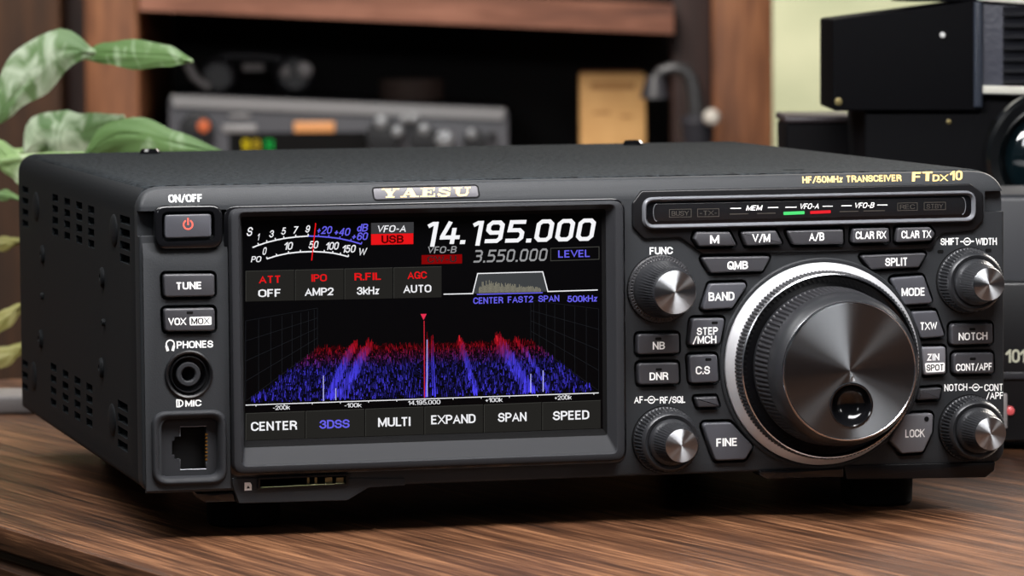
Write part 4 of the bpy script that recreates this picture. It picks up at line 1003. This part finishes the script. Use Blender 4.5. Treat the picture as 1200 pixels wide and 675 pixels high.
# gooseneck lamp ---------------------------------------------------------------------------
YG = 3190.0; gx, gz = rp(815, 150, YG)
gl = rthing('gooseneck_lamp', 'small black gooseneck lamp with a white knob beside the tan box', 'lamp', gx, YG, sh_z)
def gq(u, v): x, z = rp(u, v, YG); return x-gx, z-sh_z
gm_ = mat('dark grey tube', rgb(70, 70, 72), .35, metal=.5)  # one even dark grey, partly metallic
b = new(); lathe(b, [(24, 0), (24, 6), (20, 9), (8, 10)], 0, 0, 40, axis='z', cy=0); robj('lamp_base', fix(b), hblk, 0, 0, 0, parent=gl)
b = new(); q = [gq(*p_) for p_ in ((768, 92), (775, 84), (788, 80), (802, 82), (810, 92), (814, 108), (816, 128))]
q2 = [(x, 0, z) for x, z in q]+[(0, 0, 60), (0, 0, 9)]; tube(b, q2, [4, 4.5, 5, 5.2, 5.5, 6, 6.4, 5, 5], 14); robj('arm', fix(b), gm_, 0, 0, 0, parent=gl)
x, z = gq(817, 143); b = new(); lathe(b, [(11, z-16), (12, z-8), (13, z), (9, z+5), (6, z+6)], x, 0, 32, axis='z', cy=0); robj('collar', fix(b), hblk, 0, 0, 0, parent=gl)
x, z = gq(833, 137); b = new(); lathe(b, [(.5, -22), (4, -21), (6, -18), (6.3, -14), (5, -10), (3, -8), (3, 0)], x, z, 24); o = robj('knob', fix(b), mat('white knob', rgb(205, 200, 192), .3), 0, 0, 0, parent=gl); o['label'] = 'white round knob'
x, z = gq(768, 92); b = new(); lathe(b, [(6, z+2), (9, z-6), (11, z-14), (9, z-14)], x, 0, 24, axis='z', cy=0); robj('lamp_head', fix(b), hblk, 0, 0, 0, parent=gl)
# black box behind the radio -----------------------------------------------------------------
YK = 1786.0; kx0, kz = rp(921, 136, YK); kx1, _ = rp(1003, 136, YK)
kb = rthing('black_box', 'low black box with a lighter top edge behind the right end of the radio', 'box', kx0, YK, 0)
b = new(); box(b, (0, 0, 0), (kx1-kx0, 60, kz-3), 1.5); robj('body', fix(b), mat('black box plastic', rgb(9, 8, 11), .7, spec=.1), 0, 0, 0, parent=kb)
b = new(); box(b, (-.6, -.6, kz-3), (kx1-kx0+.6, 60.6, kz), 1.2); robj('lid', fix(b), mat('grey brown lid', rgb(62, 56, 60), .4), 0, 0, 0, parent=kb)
# equipment case at the right ------------------------------------------------------------------
YC = 1530.0; ex0, ez = rp(1166, 229, YC)
ec_x = rp(1056, 229, YC)[0]
# the case stands right of the radio; its front left corner is hidden by the radio
ec = rthing('equipment_case', 'dark grey equipment unit with pale lettering and a small red light at the right edge', 'equipment', ec_x, YC, 0)
EW = 320
b = new(); box(b, (0, 8, 0), (EW, 76, ez), 2.5); robj('housing', fix(b), mat('charcoal housing', rgb(28, 30, 36), .5), 0, 0, 0, parent=ec)
def el(u, v): x, z = rp(u, v, YC); return x-ec_x, z
b = new(); z1_ = el(1190, 330)[1]; z2_ = 3.0; box(b, (2, 0, z2_), (EW-2, 9, z1_), 1.2); robj('front_panel', fix(b), mat('black front', rgb(14, 14, 17), .35), 0, 0, 0, parent=ec)
b = new(); vs, fs = glyphs('10100', .02); x, z = el(1180.5, 425); put(b, vs, fs, lambda a, c: (x+a*4.2, -.4, z+c*4.6)); robj('lettering', b, mat('pale lettering', rgb(200, 200, 178), .5), 0, 0, 0, parent=ec, smooth=0)
b = new(); x, z = el(1183.5, 481); lathe(b, [(1.6, 1), (1.5, -1.2), (.6, -1.8)], x, z, 20); robj('indicator_light', fix(b), mat('red light', rgb(190, 80, 84), .3, emit=(rgb(220, 90, 90), .4)), 0, 0, 0, parent=ec)
b = new(); x, z = el(1176, 478); box(b, (x-1.2, -1.5, z-7), (x+1.2, 1, z+5), .4); robj('latch', fix(b), grey_, 0, 0, 0, parent=ec)
b = new(); za = el(1190, 440)[1]; box(b, (2, -1.2, za-1.2), (EW-2, 1, za+1.2), .3); robj('front_rib', b, mat('grey rib', rgb(44, 44, 48), .4), 0, 0, 0, parent=ec)
# camera on the case ------------------------------------------------------------------------------
YV = 1690.0; vx0, vzb = rp(976, 128, YV); _, vtl = rp(976, 24, YV); vxc, vtr = rp(1150, 0, YV)
vc = rthing('video_camera', 'large black camera with grille and round lens standing at the right behind the radio', 'camera', vx0, YV, 0)
vblk = mat('camera black', rgb(6, 6, 9), .7, bump=(300, .15, .0005), spec=.08); 
L = lambda u, v, Y=YV: (rp(u, v, Y)[0]-vx0, rp(u, v, Y)[1])
b = new(); q = [L(976, 130), L(1149, 130), L(1149, 0), L(976, 23)]; prism(b, rpoly(q, 1.2), 70, 0, .8); robj('viewfinder_housing', fix(b), vblk, 0, 0, 0, parent=vc)
b = new(); q = [L(1141, 126), L(1151, 126), L(1151, 1), L(1141, 2)]; prism(b, rpoly(q, .8), 20, -2.5, 1.0); robj('corner_post', fix(b), mat('blue grey edge', rgb(50, 56, 68), .4), 0, 0, 0, parent=vc)
b = new(); q = [L(1014, 124), L(1320, 124)]; q = [(q[0][0], .2), (q[1][0], .2), L(1320, 106), L(1153, 106), L(1151, 124), q[0]]; prism(b, rpoly(q, 2), 90, 4, 1); robj('camera_body', fix(b), vblk, 0, 0, 0, parent=vc)
b = new(); q = [L(1060, 2), L(1150, 2), L(1150, -25), L(1060, -25)]; prism(b, rpoly(q, 1), 60, 4, .6); robj('top_handle', fix(b), vblk, 0, 0, 0, parent=vc)
# grille block
b = new(); q = [L(1151, 112), L(1330, 116), L(1330, -10), L(1151, 0)]; prism(b, rpoly(q, .6), 70, 0, .4); g0 = robj('grille_block', fix(b), mat('blue grey grille', rgb(56, 58, 70), .5, bump=(500, .3, .001)), 0, 0, 0, parent=vc)
for k in range(7):
    v = 15+k*13.2; x, z = L(1175, v); x2, _ = L(1325, v); b = new()
    loft(b, [[(xx, -.1, z-1.6), (xx, -4.2, z-1.2), (xx, -4.6, z+.2), (xx, -.1, z+2.2)] for xx in (x, x2)]); robj('grille_slat', fix(b), mat('slat black', rgb(30, 31, 36), .4) if k == 0 else bpy.data.materials['slat black'], 0, 0, 0, parent=g0, smooth=25)
b = new(); q = [L(1151, 109.5), L(1330, 113), L(1330, 103), L(1151, 100)]; prism(b, rpoly(q, .6), 10, -4, .5)
q = [L(1146, 1), L(1330, 14), L(1330, 6), L(1146, -6)]; prism(b, rpoly(q, .6), 10, -4, .5); robj('pale_trim', fix(b), mat('pale trim', rgb(205, 203, 192), .4), 0, 0, 0, parent=vc)
b = new(); x, z = L(1104.5, 41); lathe(b, [(1.1, 1), (1.0, -1), (.3, -1.3)], x, z, 16); robj('white_stud', fix(b), mat('white stud', rgb(220, 220, 220), .3), 0, 0, 0, parent=vc)
b = new(); x, z = L(982.5, 119); lathe(b, [(1.6, 1), (1.4, -.8), (.4, -1)], x, z, 16); robj('brass_screw', fix(b), mat('dull brass', rgb(120, 108, 70), .4, metal=.6), 0, 0, 0, parent=vc); b = new(); x, z = L(1113, 143); lathe(b, [(1.0, 5), (.9, 3.2), (.4, 3)], x, z, 16); robj('brass_screw', fix(b), bpy.data.materials['dull brass'], 0, 0, 0, parent=vc)
x, z = L(1236, 186, YV-60); R_ = 24.8
b = new(); lathe(b, [(R_*.8, 4), (R_*.86, -20), (R_*.95, -40), (R_, -46), (R_, -58), (R_-1.5, -60), (R_-4.5, -59), (R_-6.5, -52), (R_-7.5, -51)], x, z, 96, cap=False); ln = robj('lens_barrel', fix(b), mat('lens barrel', rgb(8, 10, 12), .25, coat=.3), 0, 0, 0, parent=vc)
b = new(); lathe(b, [(R_-7.2, -50)]+[((R_-7.2)*math.cos(a), -50-5*math.sin(a)) for a in [i/8*math.pi/2 for i in range(1, 8)]]+[(.05, -55)], x, z, 64, cap=False); robj('lens_glass', fix(b), mat('coated lens glass', rgb(8, 20, 24), .08, coat=1), 0, 0, 0, parent=ln)
# notebook at the rear left ----------------------------------------------------------------------------
nx, nz = rp(-10, 460, 1700)
b = new(); box(b, (-80, -10, 0), (22, 25, 7), 1.5)
nb = robj('grey_notebook', fix(b), mat('grey cover', rgb(120, 116, 116), .5), nx, 1700, 0); tag(nb, 'grey notebook lying flat at the far left edge of the table behind the radio', 'notebook')
# plant ----------------------------------------------------------------------------------------
YPL = 1800.0
leafm = bpy.data.materials.new('variegated leaf'); leafm.use_nodes = True; nt = leafm.node_tree; b_ = nt.nodes['Principled BSDF']
def leafmat(name, g1, g2, white, amt):
    m = bpy.data.materials.new(name); m.use_nodes = True; nt = m.node_tree; p = nt.nodes['Principled BSDF']
    tc = nt.nodes.new('ShaderNodeTexCoord'); n = nt.nodes.new('ShaderNodeTexNoise'); n.inputs['Scale'].default_value = 85; n.inputs['Detail'].default_value = 3; n.inputs['Distortion'].default_value = 1.2
    n2 = nt.nodes.new('ShaderNodeTexNoise'); n2.inputs['Scale'].default_value = 25
    mp = nt.nodes.new('ShaderNodeMapping'); mp.inputs['Scale'].default_value = (1, 1, .6)
    nt.links.new(tc.outputs['Object'], mp.inputs['Vector']); nt.links.new(mp.outputs['Vector'], n.inputs['Vector']); nt.links.new(tc.outputs['Object'], n2.inputs['Vector'])
    r = nt.nodes.new('ShaderNodeValToRGB'); e = r.color_ramp.elements; e[0].position = amt-.1; e[0].color = (0, 0, 0, 1); e[1].position = amt+.1; e[1].color = (1, 1, 1, 1)
    nt.links.new(n.outputs['Fac'], r.inputs['Fac'])
    m1 = nt.nodes.new('ShaderNodeMix'); m1.data_type = 'RGBA'; m1.inputs[6].default_value = g1; m1.inputs[7].default_value = g2; nt.links.new(n2.outputs['Fac'], m1.inputs[0])
    m2 = nt.nodes.new('ShaderNodeMix'); m2.data_type = 'RGBA'; m2.inputs[7].default_value = white; nt.links.new(m1.outputs[2], m2.inputs[6]); nt.links.new(r.outputs['Color'], m2.inputs[0])
    nt.links.new(m2.outputs[2], p.inputs['Base Color']); p.inputs['Roughness'].default_value = .55
    return m
LV = leafmat('variegated leaf green', rgb(70, 104, 58), rgb(120, 148, 100), rgb(190, 204, 178), .52)
LG = leafmat('plain leaf green', rgb(72, 106, 54), rgb(116, 148, 92), rgb(170, 192, 156), .64)
LP = leafmat('pale leaf', rgb(108, 140, 78), rgb(150, 178, 120), rgb(200, 212, 180), .6)
LY = leafmat('yellowing leaf', rgb(120, 118, 62), rgb(150, 146, 84), rgb(170, 165, 110), .6)
bpy.data.materials.remove(leafm)
px, pz_ = -305.0, 0.0
pot_x, pot_y = -275.0, 1690.0
plant = rthing('potted_plant', 'leafy plant with green and white variegated leaves at the left behind the radio', 'plant', pot_x, pot_y, 0)
b = new(); lathe(b, [(30, 0), (32, 3), (38, 55), (40, 60), (40, 66), (37, 66), (35, 58), (5, 57)], 0, 0, 48, axis='z', cy=0); robj('pot', fix(b), mat('clay pot', rgb(120, 84, 64), .7), 0, 0, 0, parent=plant)
b = new(); lathe(b, [(36, 50), (35, 60), (3, 62)], 0, 0, 32, axis='z', cy=0); robj('soil', fix(b), mat('soil', rgb(40, 28, 20), .9, bump=(200, .8, .003)), 0, 0, 0, parent=plant)
def pl(u, v, Y): x, z = rp(u, v, Y); return Vector((x-pot_x, Y-pot_y, z))
def leaf(axis_px, widths, Y, m, face=(0, -1, .35), Y1=None, cup=.22, stem=True):
    """axis_px: midrib points in the photograph; widths: half widths in px above / below the midrib"""
    n = len(axis_px); Yd = [Y+((Y1 or Y)-Y)*i/(n-1) for i in range(n)]
    pts = [pl(u, v, yy) for (u, v), yy in zip(axis_px, Yd)]
    # resample
    K = 22; cs = []
    for i in range(K+1):
        t = i/K*(n-1); a = min(int(t), n-2); f = t-a
        p0, p1, p2, p3 = pts[max(a-1, 0)], pts[a], pts[a+1], pts[min(a+2, n-1)]
        cs.append(.5*((2*p1)+(p2-p0)*f+(2*p0-5*p1+4*p2-p3)*f*f+(3*p1-p0-3*p2+p3)*f**3))
    def wv(t, col):
        q = t*(n-1); a = min(int(q), n-2); f = q-a; f = f*f*(3-2*f)
        return (widths[a][col]*(1-f)+widths[a+1][col]*f)*Y/F_PX
    b = new(); rows_ = []; J = 8
    for i, c in enumerate(cs):
        t = i/K; d = (cs[min(i+1, K)]-cs[max(i-1, 0)]).normalized(); side = Vector((-d.z, 0, d.x))
        if side.length < .05: side = Vector((0, 0, 1))
        side.normalize(); row = []
        for j in range(-J, J+1):
            s = j/J; w_ = wv(t, 0) if s > 0 else wv(t, 1)
            p = c+side*(s*w_)+Vector((0, -1, 0))*(-abs(s)**1.4*w_*cup*2+.8*math.sin(abs(s)*9+t*14)*.25)
            if j == 0: p += Vector((0, .8, 0))
            row.append(b.verts.new(p))
        rows_.append(row)
    for r1, r2 in zip(rows_, rows_[1:]):
        for j in range(2*J): b.faces.new((r1[j], r1[j+1], r2[j+1], r2[j]))
    bmesh.ops.remove_doubles(b, verts=b.verts, dist=.01)
    bmesh.ops.recalc_face_normals(b, faces=b.faces)
    bmesh.ops.solidify(b, geom=b.faces[:], thickness=.5)
    lf = robj('leaf', b, m, 0, 0, 0, parent=plant, smooth=60)
    if stem:
        b = new(); p0 = pts[0]; base = Vector((random.uniform(-12, 12), random.uniform(-8, 8), 60))
        p0 = p0+Vector((0, 3, 0)); mid = (p0+base)/2+Vector((-15, 70, 18))
        tube(b, [(base.lerp(mid, t)).lerp(mid.lerp(p0, t), t) for t in [k/10 for k in range(11)]], 1.5, 8); robj('stem', fix(b), LP, 0, 0, 0, parent=plant)
    return lf
leaf([(-8, 146), (10, 122), (38, 88), (72, 60), (112, 62)], [(3, 3), (24, 12), (34, 26), (26, 22), (1, 1)], 1800, LV, Y1=1780)
leaf([(96, 66), (125, 62), (158, 64), (195, 66), (226, 72)], [(2, 2), (12, 13), (17, 17), (13, 12), (.5, .5)], 1800, LG, Y1=1760)
leaf([(30, 178), (50, 156), (78, 158), (108, 152), (146, 136)], [(3, 3), (22, 30), (28, 40), (20, 36), (1, 1)], 1830, LV, Y1=1810)
leaf([(100, 182), (130, 160), (165, 158), (205, 168), (268, 180)], [(3, 3), (16, 22), (20, 26), (14, 20), (.5, .5)], 1780, LG, Y1=1745)
leaf([(-20, 166), (-2, 176), (12, 190), (24, 206), (34, 224)], [(3, 3), (12, 12), (14, 14), (9, 9), (1, 1)], 1790, LP)
leaf([(-15, 232), (-5, 230), (6, 229), (14, 230), (22, 233)], [(1, 1), (5, 5), (6, 6), (4, 4), (.5, .5)], 1790, LG)
leaf([(-20, 395), (-8, 385), (6, 374), (18, 364), (28, 356)], [(2, 2), (8, 8), (10, 10), (7, 7), (.5, .5)], 1760, LY)
leaf([(-30, 430), (-12, 426), (4, 420), (18, 412), (34, 402)], [(2, 2), (10, 8), (13, 10), (9, 7), (.5, .5)], 1760, LY)
leaf([(-25, 290), (-10, 288), (4, 286), (16, 284), (26, 282)], [(2, 2), (6, 6), (8, 8), (6, 5), (.5, .5)], 1820, LY)

# =================================================================== LIGHT
def arealight(name, loc, target, size, power, col=(1, 1, 1), sy=None):
    d = bpy.data.lights.new(name, 'AREA'); d.energy = power; d.color = col; d.size = size
    if sy: d.shape = 'RECTANGLE'; d.size_y = sy
    o = bpy.data.objects.new(name, d); COL.objects.link(o); o.location = loc
    o.rotation_euler = (Vector(target)-Vector(loc)).to_track_quat('-Z', 'Y').to_euler(); return o
C0 = Vector((.133, 0, TOPZ+.06))
arealight('soft_light_above_panel', C0+Vector((-.04, -.15, .27)), C0+Vector((.0, -.02, .02)), .42, 4.4, (1, .985, .98), .1)  # unseen soft light low over the panel, brightening its top most
arealight('daylight_window_right', C0+Vector((.95, .75, .6)), C0+Vector((.25, .15, -.06)), .5, 30.0, (1, .93, .84))
arealight('highlight_light_right', C0+Vector((.95, -.75, .38)), C0, .06, .8, (1, .98, .95), .2)  # unseen strip light added for highlights on the metal knob caps
arealight('highlight_light_left', C0+Vector((-.6, -.95, .4)), C0, .05, .75, (.96, .98, 1), .25)  # unseen strip light added so silver ring and knob sides catch highlights
arealight('shelf_fill_light', world(room(-250, 2500, 900)), world(room(-50, 3250, 60)), .6, 18.0, (1, .93, .85))  # unseen light that brightens the bookcase and what stands in it
arealight('plant_fill_light', world(room(-420, 1500, 560)), world(room(-190, 1800, 80)), .3, 3.0, (1, 1, .97))  # unseen light aimed at the leaves to brighten them
arealight('daylight_outside', world(room(900, 9000, 3500)), world(room(900, 9500, -1000)), 7, 1350.0, (1, 1, .96))
w = bpy.data.worlds.new('World'); bpy.context.scene.world = w; w.use_nodes = True
w.node_tree.nodes['Background'].inputs[0].default_value = (.75, .85, 1, 1); w.node_tree.nodes['Background'].inputs[1].default_value = .045
vs_ = bpy.context.scene.view_settings; vs_.view_transform = 'Standard'; vs_.look = 'None'; vs_.exposure = 0; vs_.gamma = 1; vs_.use_curve_mapping = False
